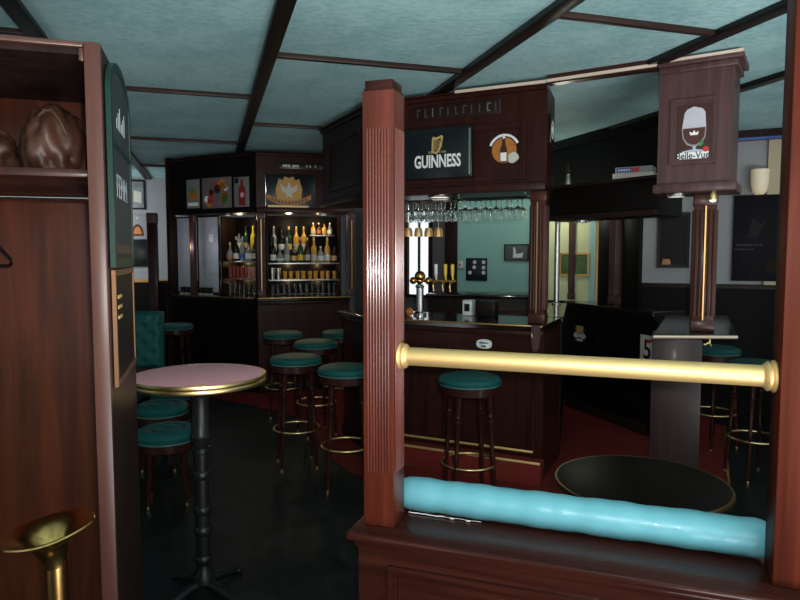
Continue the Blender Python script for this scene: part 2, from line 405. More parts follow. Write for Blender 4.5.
RZ = 1.232
t = thing('brass_rail', 'thick brass rail fixed between the two mahogany posts', 'rail', PF.w(0, .059, RZ), PF.rz)
def along_x(prof, x0, sgn, seg=32):
    return [(r, x) for r, x in prof], Matrix.Translation((x0, 0, 0)) @ Matrix.Rotation(PI/2*sgn, 4, 'Y')
MB().tube([(.012+k*.0396, 0, 0) for k in range(31)], .033, 36).build('tube', M['brass_satin'], t)
for x0, sg in ((.0025, 1), (1.2125, -1)):
    b = MB(); pr = [(0, 0), (.047, 0), (.050, .005), (.048, .010), (.043, .013), (.043, .017), (.046, .021), (.043, .027), (.038, .031), (.034, .036), (.033, .036)]
    b.lathe(pr, M=Matrix.Translation((x0, 0, 0)) @ Matrix.Rotation(PI/2*sg, 4, 'Y'), seg=36); b.build('flange', M['brass_satin'], t)
# bolster
t = thing('bolster', 'long light teal vinyl bolster lying along the partition ledge', 'bolster', PF.w(0, .19, LEDGE+.0668), PF.rz)
b = MB(); pts = []; rs = []
for k in range(61):
    x = -.03+k*(1.268/60); e = min(k, 60-k)
    r = (.0635)+.0018*math.sin(k*.55)+.0012*math.sin(k*1.3+1)
    if e == 0: r *= .80
    elif e == 1: r *= .93
    elif e == 2: r *= .98
    pts.append((x, 0, -.001)); rs.append(min(r, .0655))
b.tube(pts, rs, 32); b.build('cover', M['bolster'], t)
b = MB()
for sx, x0 in ((1, 1.239), (-1, -.031)):
    b.lathe([(0, .006), (.014, .006), (.018, .002), (.047, 0), (.050, -.002)], M=Matrix.Translation((x0, 0, -.001)) @ Matrix.Rotation(PI/2*sx, 4, 'Y'), seg=28)
b.build('end_piece', M['bolster'], t)
b = MB(); b.tube([(.006+k*.0036, -.036-.002*math.sin(k*.31)-(.004 if k % 17 > 12 else 0), -.0636) for k in range(80)], [(.0022 if k < 40 else (.0031 if k % 17 > 11 else .0009)) for k in range(80)], 8); b.build('plastic_edge_glints', M['white'], t)  # white plastic edge; its glints are drawn in as thicker white stretches

# ------------------------------------------------------------------ coat cabinet on the left
K = Vector((-.800, 1.75, 0))
KF = Frame((K.x, K.y), (K.x+.958, K.y+.287))
CH = 2.165; CD = .64; CW = 1.15
t = thing('coat_cabinet', 'tall open mahogany coat cabinet with hat shelf and rail', 'cabinet', KF.o, KF.rz)
MB().box(-.041, 0, -.001, .022, 0, CH, .003).build('stile', M['rack_edge'], t)
MB().box(-CW, -CW+.075, -.001, .022, 0, CH, .003).build('stile', M['rack_edge'], t)
MB().box(-.026, -.001, .022, CD, 0, CH-.001).build('side_panel', M['dark'], t)
MB().box(-CW, -CW+.025, .022, CD, 0, CH-.001).build('side_panel', M['dark'], t)
MB().box(-CW+.025, -.026, .022, CD, CH-.03, CH-.001).build('top_panel', M['dark'], t)
b = MB(); b.box(-CW+.075, -.042, 0, .02, CH-.015, CH-.001, .003); b.box(-.054, -.042, .004, .02, CH-.05, CH-.016, .003); b.build('top_rail', M['rack_edge'], t)
MB().box(-CW+.025, -.026, CD-.018, CD, .0, CH-.03).build('back_panel', M['rack'], t)
SH = 1.835
MB().box(-CW+.025, -.026, .045, CD-.018, SH-.022, SH, .002).build('shelf', M['bar'], t)
MB().tube([(-CW+.025, .30, 1.776), (-.026, .30, 1.776)], .0085, 14).build('hanging_rod', M['chrome'], t)
MB().box(-CW+.025, -.026, .05, CD-.018, .0, .10, .002).build('bottom_panel', M['rack'], t)
# crumpled bags on the hat shelf
def bag(label, x, y, sx, sy, sz, seed):
    rnd = random.Random(seed); b = MB()
    q = bmesh.ops.create_icosphere(b.bm, subdivisions=5, radius=1.0)
    ax = [(Vector((rnd.uniform(-1, 1), rnd.uniform(-1, 1), rnd.uniform(-1, 1))).normalized(), rnd.uniform(3, 9), rnd.uniform(0, 6)) for _ in range(9)]
    for v in q['verts']:
        p = v.co.copy(); d = 1+sum(.055*abs(math.sin(a.dot(p)*f_+ph)) for a, f_, ph in ax)-.2
        zz = p.z*d
        if zz < -.55: zz = -.55
        v.co = Vector((p.x*d*sx, p.y*d*sy, (zz+.55)*sz))
    o = thing('folded_bag', label, 'bag', KF.w(x, y, SH), KF.rz, 'bags on the hat shelf')
    b.build('bag_body', M['leather'], o)
    h = MB(); pts = []
    for k in range(25):
        a = 2*PI*k/25; rr = 1+.12*math.sin(3*a+seed)
        pts.append((sx*.62*math.cos(a)*rr, -sy*.80-.012*math.sin(2*a), sz*(.75+.62*math.sin(a)*rr)))
    h.tube(pts, .006, 8, closed=True); h.build('handle', M['leather'], o)
    return o
bag('crumpled glossy brown bag standing beside the cabinet stile', -.165, .26, .082, .11, .125, 3)
bag('crumpled glossy brown bag at the far left of the hat shelf', -.39, .28, .115, .11, .09, 5)
# hanger
hx = KF.hit(-27, 197, .30)[0]
t = thing('coat_hanger', 'black plastic coat hanger on the chrome rod', 'hanger', KF.w(hx-.02, .30, 1.776), KF.rz+math.radians(72))
b = MB(); b.tube([(.0105*math.cos(a), 0, .0105*math.sin(a)+.0005) for a in [math.radians(k) for k in range(-40, 200, 15)]]+[(-.009, 0, -.02), (0, 0, -.04), (0, 0, -.07)], .0022, 8); b.build('hook', M['chrome'], t)
b = MB(); b.tube([(0, 0, -.07), (.07, 0, -.10), (.20, 0, -.19), (.205, 0, -.205), (.19, 0, -.212), (0, 0, -.21), (-.19, 0, -.212), (-.205, 0, -.205), (-.20, 0, -.19), (-.07, 0, -.10)], .006, 10, closed=True); b.build('yoke', M['blackp'], t)
# chalkboard sign on the cabinet's side
SF = Frame((K.x, K.y), (K.x-.287, K.y+.958))   # x = depth along the side, y negative = outwards? (checked below)
outs = -1 if (SF.n.dot(U)) > 0 else 1           # outward sign
t = thing('chalkboard_sign', 'green framed chalkboard with arched top on the cabinet side', 'sign', SF.w(.05, -.001, 1.565), SF.rz)
def arch(x0, x1, z0, zs, zt, n=14):
    pts = [(x0, z0), (x1, z0), (x1, zs)]
    for k in range(1, n):
        a = PI*k/n; pts.append(((x0+x1)/2+(x1-x0)/2*math.cos(a), zs+(zt-zs)*math.sin(a)))
    pts.append((x0, zs)); return pts
W_ = .47
MB().plate(arch(.02, W_-.02, .02, .50, .585), -.012, -.002).build('slate', M['slate'], t)
MB().ring_plate(arch(0, W_, 0, .50, .61), arch(.028, W_-.028, .028, .50, .583), -.015, -.001).build('frame', M['dgreen'], t)
MB().box(.028, W_-.028, -.0145, -.012, .345, .36).build('divider', M['dgreen'], t)
MS = lambda x, z: Matrix.Translation((x, -.0125, z)) @ Matrix.Rotation(PI/2, 4, 'X')
text('lettering', 'FEMM', .10, M['chalk'], t, 0, 0, 0, .0, .0004, M=MS(W_*.46, .235))
b = MB()
for k in range(6): b.box(.13+k*.035, .135+k*.035, -.0135, -.0121, .41, .41+.03+.02*(k % 3))
b.build('header_lettering', M['chalk'], t)
MB().box(.04, W_-.04, -.0135, -.0121, .04, .065).build('footer_band', M['leather'], t)
t = thing('gilt_picture', 'gilt framed dark picture on the cabinet side below the chalkboard', 'picture', SF.w(.06, -.001, 1.222), SF.rz)
MB().box(.02, .445, -.009, -.001, .02, .315).build('canvas', M['screen'], t)
MB().frame(0, .465, 0, .335, .018, -.012, -.001).build('frame', plain('brown_gilt', (.15, .07, .03), .45, .5), t)
b = MB()
for k in range(3): b.box(.06, .14, -.0105, -.0092, .19+k*.03, .20+k*.03)
b.build('gilt_lettering', M['goldprint'], t)

# brass stand ashtray
c = at(55, 528, 1.50)
t = thing('ashtray_stand', 'tall brass trumpet-mouthed ashtray stand before the coat cabinet', 'ashtray', (c.x, c.y, 0))
MB().lathe([(0, 0), (.13, 0), (.132, .012), (.12, .022), (.05, .04), (.03, .06), (.029, .07)], seg=40).build('foot', M['old_brass'], t)
b = MB(); b.lathe([(.026, .06), (.026, c.z-.09)], seg=28); b.build('stem', M['old_brass'], t)
TM = Matrix.Translation((0, 0, c.z-.09)) @ Matrix.Rotation(math.radians(-9), 4, 'Y') @ Matrix.Rotation(math.radians(3), 4, 'X')
prof = [(0, .018), (.022, .018), (.026, .03), (.050, .062), (.085, .084), (.1015, .089), (.104, .0915), (.102, .094), (.084, .0895), (.046, .068), (.021, .035)]
prof = [(.0265, -.002), (.028, .015), (.045, .052), (.082, .080), (.1005, .0865), (.104, .089), (.1015, .092), (.080, .087), (.040, .060), (.022, .03), (0, .026)]
MB().lathe(prof, seg=48, M=TM, wob=lambda a, z: .018*math.sin(5*a+1) if z > .07 else 0).build('trumpet_mouth', M['old_brass'], t)

# ------------------------------------------------------------------ pedestal tables
tc_ = at(199.5, 375, 2.95)
t = thing('bar_table', 'tall round pink-topped table with brass edge and black iron pedestal', 'table', (tc_.x, tc_.y, 0))
TZ = 1.045; R = .30
MB().lathe([(0, TZ-.006), (R-.006, TZ-.006), (R-.006, TZ), (R-.012, TZ+.002), (0, TZ+.002)], seg=64).build('table_top', M['pink'], t)
b = MB(); b.lathe([(R-.006, TZ-.038), (R, TZ-.038), (R+.003, TZ-.034), (R+.003, TZ-.022), (R+.001, TZ-.019), (R+.004, TZ-.016), (R+.005, TZ-.006), (R+.003, TZ+.001), (R-.006, TZ+.002), (R-.006, TZ-.038)], seg=64)
b.build('edge_band', M['brass'], t)
MB().lathe([(0, TZ-.034), (R-.008, TZ-.034), (R-.008, TZ-.007), (0, TZ-.007)], seg=48).build('underside', M['dark'], t)
pr = [(.10, TZ-.036), (.10, TZ-.045), (.045, TZ-.055), (.040, TZ-.09), (.046, TZ-.10), (.042, TZ-.12), (.044, TZ-.28), (.05, TZ-.29), (.045, TZ-.31)]
def seg_rings(zs, r0, rr):
    out = []
    for z in zs: out += [(r0, z+.03), (rr, z+.012), (rr, z-.012), (r0, z-.03)]
    return out
pr += [(.034, TZ-.34), (.042, TZ-.345), (.042, TZ-.365), (.034, TZ-.372)]
for z in (.57, .40, .30, .16): pr += [(.032, z+.045), (.032, z+.022), (.040, z+.014), (.042, z), (.040, z-.014), (.032, z-.022)]
pr += [(.034, .11), (.050, .09), (.052, .05), (.04, .035)]
MB().lathe(pr, seg=28).build('column', M['iron'], t)
b = MB()
for k in range(4):
    a = PI/4+k*PI/2+.2
    b.tube([(.03*math.cos(a), .03*math.sin(a), .045), (.10*math.cos(a), .10*math.sin(a), .04), (.18*math.cos(a), .18*math.sin(a), .022), (.215*math.cos(a), .215*math.sin(a), .014)], [.024, .022, .018, .013], 12)
    b.ball((.215*math.cos(a), .215*math.sin(a), .0135), .0135, (1.6, 1.6, 1))
b.build('foot', M['iron'], t)
tc2 = onz(641, 481, .70)
t = thing('round_table', 'low round black table with brass rim just beyond the bolster', 'table', (tc2.x, tc2.y, 0))
R2 = .332
MB().lathe([(0, .681), (R2-.006, .681), (R2-.006, .699), (R2-.01, .700), (0, .700)], seg=64).build('table_top', M['blacktop'], t)
MB().lathe([(R2-.006, .681), (R2+.002, .681), (R2+.005, .688), (R2+.002, .700), (R2-.006, .700), (R2-.006, .681)], seg=64).build('edge_band', M['dark_brass'], t)
MB().lathe([(.11, .680), (.11, .672), (.035, .66), (.03, .60), (.036, .58), (.03, .56), (.03, .3), (.04, .28), (.03, .26), (.03, .12), (.05, .09), (.05, .05), (.02, .04)], seg=24).build('column', M['iron'], t)
b = MB()
for k in range(4):
    a = PI/4+k*PI/2
    b.tube([(.03*math.cos(a), .03*math.sin(a), .07), (.12*math.cos(a), .12*math.sin(a), .055), (.22*math.cos(a), .22*math.sin(a), .014)], [.022, .02, .013], 10)
b.build('foot', M['iron'], t)

# ------------------------------------------------------------------ stools
def turned(z0, z1, r, dark=True):
    L = z1-z0; f_ = [(0, .55), (.03, .8), (.06, .55), (.10, .75), (.30, .95), (.44, .80), (.47, 1.1), (.49, .75), (.74, 1.0), (.77, 1.35), (.79, .8), (.81, 1.25), (.84, .8), (.88, 1.3), (1, 1.3)]
    return [(r*k, z0+L*h) for h, k in f_]
def make_stool(label, H=.85, r=.195, tuft=False, ring=True, spread=.185, name='bar_stool', group='bar stools'):
    t = thing(name, label, 'stool', (0, 0, 0), 0, group)
    b = MB()
    pr = [(0, H-.002), (.03, H-.004), (.07, H), (r*.8, H-.004), (r*.95, H-.014), (r, H-.032), (r-.004, H-.050), (r-.012, H-.056), (0, H-.056)]
    if tuft: pr = [(0, H-.012), (.02, H-.016), (.035, H-.004), (.065, H), (.09, H-.004), (.10, H-.012), (.112, H-.004), (r*.8, H), (r*.93, H-.012), (r, H-.036), (r-.006, H-.066), (r-.014, H-.072), (0, H-.072)]
    b.lathe(pr, seg=48); b.build('seat', M['teal'], t)
    z = H-.058 if not tuft else H-.074
    MB().torus((0, 0, z+.004), r-.008, .006, 48, 8).build('piping', M['teal_pipe'], t)
    MB().lathe([(0, z-.002), (r-.012, z-.002), (r-.010, z-.05), (r-.02, z-.058), (0, z-.058)], seg=40).build('apron', M['bar'], t)
    top = r*.70
    for k in range(4):
        a = PI/4+k*PI/2
        ca, sa = math.cos(a), math.sin(a); zt = z-.05
        tilt = math.atan2(spread-top, zt-.02)
        Ml = Matrix.Translation((spread*ca, spread*sa, .0)) @ Matrix.Rotation(a, 4, 'Z') @ Matrix.Rotation(-tilt, 4, 'Y')
        b = MB(); b.lathe(turned(.022, zt, .0165), M=Ml, seg=14); lg = b.build('leg', M['bar'], t)
        b = MB(); b.lathe([(0, .0), (.010, .0), (.012, .006), (.011, .03), (.008, .032)], M=Ml, seg=12); b.build('foot_cap', M['brass'], lg)
    if ring:
        zr = .30; rr = spread+(top-spread)*(zr/(z-.05))
        MB().torus((0, 0, zr), rr+.006, .0075, 48, 10).build('foot_ring', M['brass'], t)
    return t
def place(o, px, Y, rz=0, z=0):
    p = at(px, 350, Y); o.location = (p.x, p.y, z); o.rotation_euler.z = rz
st = make_stool('teal bar stool nearest the left side of the pink table, by the dark floor')
SP = [(296, 4.76, .30, 'teal-seated bar stool just beyond the pink round table'),
      (346, 4.32, .10, 'teal-seated bar stool partly hidden by the reeded post'),
      (316, 5.62, .5, 'teal-seated bar stool in the middle of the cluster of five'),
      (283, 6.28, .2, 'teal-seated bar stool by the far bar, leftmost of the cluster of five'),
      (341, 6.35, .4, 'teal-seated bar stool farthest away and half hidden behind the reeded post'),
      (470, 3.92, .18, 'teal-seated bar stool at the bar under the brass rail'),
      (715, 5.25, .3, 'teal-seated bar stool behind the counter block by the right wall'),
      (758, 4.50, .1, 'teal-seated bar stool beside the right mahogany post'),
      (176, 7.00, .0, 'teal-seated bar stool at the far left end of the bar')]
for i, (px, Y, rz, lab) in enumerate(SP):
    o = st if i == 0 else copy_tree(st)
    o['label'] = lab; place(o, px, Y, rz, .0125 if i in (5,) else 0.0)
ls = make_stool('low tufted teal stool in front, beside the pink table', .495, .198, True, False, .165, 'low_stool', 'low tufted stools')
place(ls, 165, 4.05, .3)
l2 = copy_tree(ls); l2['label'] = 'low tufted teal stool standing behind the front one'; place(l2, 160, 4.72, .1)
l3 = copy_tree(ls); l3['label'] = 'low teal stool nearest the green padded bench'; place(l3, 174, 5.28, .7)
# padded bench
bp_ = at(163, 350, 5.75)
t = thing('padded_bench', 'green tufted bench with padded back beyond the low stools', 'bench', (bp_.x, bp_.y, 0))
b = MB()
nx, nz = 14, 9; Wd = 1.1
bx0, bz0, bh = -Wd, .58, .51
grid = {}
def tuftd(x, z):
    a = (x/.16); c_ = (z/.16); q = min(((a-round(a))**2+(c_-round(c_))**2), ((a-.5-round(a-.5))**2+(c_-.5-round(c_-.5))**2))
    return -.022*math.exp(-q/.03)
N1, N2 = 56, 28
for i in range(N1+1):
    for j in range(N2+1):
        x = bx0+Wd*i/N1; z = bz0+bh*j/N2
        e = min(i, N1-i, j, N2-j); y = -.05+(.04 if e == 0 else (.012 if e == 1 else 0))-tuftd(x, z)
        grid[i, j] = b.bm.verts.new((x, y, z))
for i in range(N1):
    for j in range(N2): b.bm.faces.new((grid[i, j], grid[i+1, j], grid[i+1, j+1], grid[i, j+1]))
b.box(bx0, 0, -.01, .06, bz0, bz0+bh, .01)
b.build('backrest', M['teal'], t, angle=80)
MB().box(bx0, -.05, -.55, -.06, .36, .47, .03).build('seat', M['teal'], t)
MB().box(bx0+.01, -.06, -.53, .05, .0, .355, .005).build('base', M['bar'], t)
MB().box(bx0+.005, -.005, .0, .08, .0, bz0-.002, .004).build('back_board', M['bar'], t)

# ------------------------------------------------------------------ the bar
A = Frame((-2.78, 7.9), (-1.63, 7.3)); B = Frame((-1.63, 7.3), (-.60, 7.57)); C = Frame((-.72, 6.05), (-.2, 5.0)); D = Frame((-.2, 5.0), (1.0, 4.42))
E = Frame((1.74, 6.75), (2.25, 5.35))
CT = 1.115
def panel_front(t, L, z0, z1, n, mat, y=-.012):
    b = MB(); w = L/n
    for k in range(n):
        x0 = w*k+.05; x1 = w*(k+1)-.05
        b.frame(x0, x1, z0+.06, z1-.06, .025, y, .0); b.frame(x0+.04, x1-.04, z0+.10, z1-.10, .014, y*.7, .0)
    return b.build('panel_moulding', mat, t)
def counter(label, F, depth, mat, n=2, x0=0.0, x1=None, over=.05, gold=True, ztop=CT, e0=0.0, e1=0.0, edge='gold_edge'):
    """x0,x1: ends along the frame; e0,e1: how far the back edge is shortened at each end (mitre)"""
    x1 = F.L if x1 is None else x1; L = x1-x0
    t = thing('bar_counter', label, 'bar counter', F.w(x0), F.rz, 'runs of the bar counter')
    MB().prism([(0, 0), (L, 0), (L-e1, depth), (e0, depth)], .013, ztop-.045).build('body', mat, t, smooth=False)
    panel_front(t, L, .12, ztop-.10, n, mat)
    MB().box(.005, L-.005, -.02, -.0005, .013, .11, .003).build('kickboard', M['dark'], t)
    MB().prism([(-.0, -over), (L, -over), (L-e1, depth+.02), (e0, depth+.02)], ztop-.044, ztop, .004).build('counter_top', M['top'], t, smooth=False)
    MB().box(.0, L, -over-.006, -over-.0005, ztop-.012, ztop-.002, .001).build('edge_strip', M[edge], t)
    MB().box(.0, L, -.03, -.0005, ztop-.085, ztop-.046, .006).build('cornice', mat, t)
    return t
counter('long bar front with brass edge and panelling, under the two hung signs', D, .55, M['bar'], 2, e0=.20, e1=0)
counter('dark run of bar angled away behind the reeded post', C, .50, M['bar'], 1, x0=.5, x1=C.L-.004, e0=.0, e1=.19)
counter('panelled far run of bar before the larger bottle bay', B, .5, M['bar'], 2, x0=.004, e0=.20)
counter('black run of bar at the far left end with a cup row', A, .5, M['black_wood'], 3, x1=A.L-.004, e1=.20, gold=False)
counter('dark recessed run of bar carrying the 51 plate', E, .28, M['black_wood'], 3, x0=.06, x1=E.L-.12, e1=0, gold=False, edge='top')
t = thing('bar_counter', 'short dark link of bar running back from the long front to the recess', 'bar counter', (0, 0, 0), 0, 'runs of the bar counter')
LK = [(1.14, 5.02), (1.27, 5.00), (1.66, 6.42), (1.42, 6.50)]
MB().prism(LK, .013, CT-.045).build('body', M['black_wood'], t, smooth=False)
MB().prism([(1.13, 5.025), (1.285, 5.00), (1.69, 6.45), (1.41, 6.52)], CT-.044, CT, .004).build('counter_top', M['top'], t, smooth=False)
# foot step under the long front
t = thing('foot_step', 'red carpeted foot step with brass nosing along the bar front', 'step', D.w(0), D.rz)
MB().box(.0, D.L+.02, -.135, -.022, .0125, .175, .003).build('tread', M['carpet'], t)
MB().box(.0, D.L+.02, -.145, -.1355, .162, .180, .002).build('nosing', M['brass_satin'], t)
MB().box(.0, D.L-.06, -.029, -.0215, .205, .222, .002).build('upper_strip', M['brass_satin'], t)
x_, z_ = D.hit(484, 344, -.02)
t = thing('bottle_opener', 'small oval metal bottle opener screwed to the bar front', 'bottle opener', D.w(x_, -.013, z_), D.rz)
b = MB(); b.plate([(.068*math.cos(a)*(1-.15*math.cos(2*a)), .034*math.sin(a)) for a in [2*PI*k/28 for k in range(28)]], -.006, 0); b.build('plate', M['whitegloss'], t)
b = MB(); b.tube([(-.03, -.014, .008), (0, -.03, .012), (.03, -.014, .008)], .006, 10); b.box(-.02, .02, -.016, -.006, -.022, -.008, .003); b.build('lip', M['chrome'], t)
x_, z_ = D.hit(546, 345, -.02)
t = thing('counter_bracket', 'scrolled wooden bracket under the right end of the long counter', 'bracket', D.w(D.L-.04, -.051, 0), D.rz)
b = MB(); b.plate([(-.03, CT+.002), (.03, CT+.002), (.03, CT-.10), (.022, CT-.16), (.0, CT-.185), (-.022, CT-.16), (-.03, CT-.10)], -.03, -.007); b.build('scroll', M['pil'], t)
b = MB(); b.tube([(-.02, -.03, CT-.05), (-.02, -.045, CT-.055), (-.02, -.045, CT-.08)], .004, 8); b.build('hook', M['brass'], t)

CZ0, CZ1 = 2.05, 2.72
def canopy(label, F, depth, z0, z1, mat, x0=0.0, x1=None, e0=0.0, e1=0.0, frames=(), cor=.05, cz=CEIL-.04):
    x1 = F.L if x1 is None else x1; L = x1-x0
    t = thing('bar_canopy', label, 'bar canopy', F.w(x0, 0, z0), F.rz, 'panelled canopies over the bar')
    MB().prism([(0, 0), (L, 0), (L-e1, depth), (e0, depth)], 0, z1-z0).build('body', mat, t, smooth=False)
    b = MB(); H = z1-z0
    b.prism([(0, -cor*.5), (L, -cor*.5), (L-e1, depth), (e0, depth)], H+.001, H+.03, .003); b.prism([(0, -cor), (L, -cor), (L-e1, depth), (e0, depth)], H+.031, cz-z0, .004)
    b.build('cornice', M['dark'] if mat == M['black_wood'] else mat, t, smooth=False)
    MB().box(.0, L, -.028, -.0005, -.005, .05, .006).build('base_moulding', mat, t)
    b = MB()
    for (a, c, q0, q1) in frames: b.frame(a-x0, c-x0, q0-z0, q1-z0, .03, -.022, -.0005); b.frame(a-x0+.03, c-x0-.03, q0-z0+.03, q1-z0-.03, .012, -.012, -.0005)
    if frames: b.build('panel_moulding', mat, t)
    else: b.bm.free()
    return t
fx0, fz0 = D.hit(402, 180); fx1, fz1 = D.hit(527, 128)
canopy('mahogany canopy over the long bar front, carrying the black beer sign', D, .45, CZ0, CZ1, M['bar'], e0=.16, e1=.05, x1=D.L, frames=[(-.02+.02, fx1, D.hit(470, 182)[1], D.hit(470, 127)[1])])
cx0, cz0_ = C.hit(330, 195); cx1, cz1_ = C.hit(372, 130)
canopy('dark canopy panel angled away behind the reeded post', C, .40, CZ0, CZ1, M['dark'], x1=C.L-.004, e1=.15, frames=[(.15, C.L-.25, CZ0+.12, CZ1-.10)])
canopy('mahogany canopy with the gold emblem over the larger bottle bay', B, .40, 2.09, CZ1, M['bar'], x0=.004, e0=.165)
canopy('near-black canopy with three posters at the far left', A, .40, 2.09, CZ1, M['black_wood'], x1=A.L-.004, e1=.165)
struct_x = E
# upper dark fascia over the recessed arm
t = thing('bar_canopy', 'plain black canopy face sloping up behind the books', 'bar canopy', E.w(.0, .0, 2.15), E.rz, 'panelled canopies over the bar')
MB().box(-.42, E.L+.1, 0, .2, 0, CEIL-.003-2.15).build('body', M['black_wood'], t, smooth=False)
MB().box(-.42, E.L+.1, -.03, -.001, CEIL-2.15-.09, CEIL-2.15-.003, .006).build('cornice', M['black_wood'], t)
# bridge gantry
G = Frame((1.16, 5.18), (1.74, 4.36))
t = thing('overhead_shelf', 'dark overhead shelf bridging from the long canopy to the pillar cabinet', 'shelf', G.w(0, 0, 1.87), G.rz)
MB().box(0, G.L, 0, .30, .0, .245, .004).build('body', M['black_wood'], t)
MB().box(0, G.L, -.03, .30, .246, .27, .005).build('shelf_board', M['dark'], t)
MB().box(0, G.L, -.015, -.001, .0, .04, .004).build('base_moulding', M['dark'], t)
GZ = 1.87+.27

# ---------------------- pillar cabinet and counter block
th = math.radians(33); P0 = Vector((1.60, 4.03, 0)); P = Frame((P0.x, P0.y), (P0.x+math.cos(th), P0.y-math.sin(th)))
PW = P.hit(733, 120)[0]; PZ0 = 2.035; PZ1 = 2.70
t = thing('pillar_cabinet', 'hanging wooden cabinet with a beer glass panel, atop the fluted column', 'cabinet', P.w(0, 0, PZ0), P.rz)
MB().box(0, PW, 0, .32, 0, PZ1-PZ0).build('body', M['pil'], t)
b = MB(); b.box(-.02, PW+.03, -.03, .33, -.055, -.001, .008); b.build('base_moulding', M['pil'], t)
b = MB(); b.box(-.004, PW+.02, -.012, .33, PZ1-PZ0+.001, PZ1-PZ0+.04, .006); b.box(-.006, PW+.045, -.03, .34, PZ1-PZ0+.041, CEIL-.021-PZ0, .004); b.build('cornice', M['pil'], t)
MB().box(-.006, PW+.045, -.037, -.0305, CEIL-.035-PZ0, CEIL-.018-PZ0).build('cream_strip', M['cream'], t)
px0, pz0 = P.hit(672, 164); px1, pz1 = P.hit(716, 98)
b = MB(); b.frame(px0-.012, px1+.012, pz0-PZ0-.012, pz1-PZ0+.012, .022, -.020, -.0005); b.frame(px0+.01, px1-.01, pz0-PZ0+.01, pz1-PZ0-.01, .012, -.012, -.0005); b.build('panel_moulding', M['pil'], t)
# the beer glass picture, in the panel
gx = (px0+px1)/2; gw = (px1-px0)
t = thing('beer_glass_sign', 'sign of a stemmed beer glass with white foam and cherry', 'sign', P.w(gx, -.004, pz0), P.rz)
h = pz1-pz0
MB().box(-gw/2+.022, gw/2-.022, -.002, .003, .022, h-.022).build('panel', M['brownprint'], t)
q = lambda l: [(x*gw, z*h) for x, z in l]
MB().plate(q([(-.27, .55), (-.24, .40), (-.14, .30), (-.03, .27), (.09, .27), (.19, .31), (.28, .40), (.30, .55)]), -.006, -.0025).build('beer', plain('dark_beer_print', (.07, .02, .015), .4), t)
MB().plate(q([(-.27, .555), (.30, .555), (.27, .80), (.20, .86), (0, .90), (-.16, .86), (-.22, .80)]), -.006, -.0025).build('foam', M['frost'], t)
MB().plate(q([(-.03, .268), (.09, .268), (.06, .23), (.08, .21), (.28, .19), (.28, .16), (-.26, .16), (-.26, .185), (-.02, .21), (.01, .23)]), -.006, -.0025).build('glass_stem', plain('pale_blue_print', (.42, .47, .60), .4), t)
ol = q([(-.28, .56), (-.25, .395), (-.15, .29), (-.03, .258), (.09, .258), (.20, .30), (.29, .395), (.31, .56)]); il = q([(-.255, .56), (-.225, .405), (-.13, .315), (-.02, .285), (.08, .285), (.18, .325), (.265, .405), (.285, .56)])
MB().ring_plate(ol, il, -.0075, -.0062).build('glass_outline', plain('pale_outline_print', (.30, .26, .28), .4), t)
MB().plate([(.31*gw+.045*gw*math.cos(2*PI*k/16)*1.6, (.20)*h+.045*h*math.sin(2*PI*k/16)) for k in range(16)], -.009, -.0062).build('cherry', M['red'], t)
MB().plate(q([(.14, .26), (.18, .33), (.25, .35), (.24, .28), (.18, .25)]), -.009, -.0062).build('leaf', M['green'], t)
MB().plate(q([(-.37, .055), (.38, .055), (.38, .165), (-.37, .165)]), -.008, -.0062).build('name_strip', M['white'], t)
text('lettering', 'Belle-Vue', .058, M['signblack'], t, .0, -.0085, .107*h, .0008, .0005, sx=.84)
MB().plate(q([(-.07, .44), (.11, .44), (.13, .50), (.06, .475), (.02, .52), (-.02, .475), (-.09, .50)]), -.0075, -.0062).build('crest', M['white'], t)
# block, its counter and column
BF = Frame((1.575, 3.97), (1.575+.9272, 3.97-.3746))
t = thing('counter_block', 'wooden drinks block with dark overhanging top under the fluted column', 'counter', BF.w(0), BF.rz)
MB().box(0, .285, .0, .42, .013, CT-.03, .003).build('body', wood('block_wood', (.016, .008, .008), (.038, .018, .018), 'z', 24, .4, .05), t)
pts = [tuple(Vector((BF.d.dot(Vector((x, y, 0))-BF.o), BF.n.dot(Vector((x, y, 0))-BF.o)))) for x, y in ((1.545, 3.885), (2.05, 3.865), (2.62, 5.10), (2.16, 5.16))]
MB().prism(pts, CT-.028, CT+.002, .004).build('counter_top', M['top'], t, smooth=False)
eb = MB(); eb.tube([(pts[0][0], pts[0][1]-.004, CT-.013), (pts[1][0], pts[1][1]-.004, CT-.013)], .010, 8); eb.build('edge_strip', plain('pale_brass_edge', (.75, .55, .42), .4, .6), t)
b = MB(); b.tube([(.33, .08, CT-.029), (.33, .08, CT-.06), (.335, .06, CT-.075), (.335, .045, CT-.065)], .005, 8); b.tube([(.33, .08, CT-.05), (.30, .068, CT-.07), (.30, .05, CT-.062)], .005, 8); b.build('coat_hook', M['brass'], t)
def column(label, F, x, y, w, z0, z1, mat, gold=True):
    t = thing('fluted_column', label, 'column', F.w(x, y, z0), F.rz, 'columns standing on the bar')
    b = MB(); hgt = z1-z0
    b.box(-w/2, w/2, -w/2, w/2, 0, hgt, .002)
    n = 5
    for k in range(n):
        c_ = -w/2+w*(k+.5)/n; r = w/n*.40
        for s_ in (-1, 1):
            b.tube([(c_, s_*w/2, .10), (c_, s_*w/2, hgt-.10)], r, 8); b.tube([(s_*w/2, c_, .10), (s_*w/2, c_, hgt-.10)], r, 8)
    b.build('shaft', mat, t)
    MB().box(-w/2-.006, w/2+.006, -w/2-.006, w/2+.006, 0.0, .07, .004).build('base', mat, t)
    MB().box(-w/2-.006, w/2+.006, -w/2-.006, w/2+.006, hgt-.07, hgt, .004).build('capital', mat, t)
    if gold: MB().box(-.004, .004, -w/2-.012, -w/2-.006, .075, hgt-.075).build('gilt_bead', M['gold_edge'], t)
    return t
x_, _ = BF.hit(704, 250, .21)
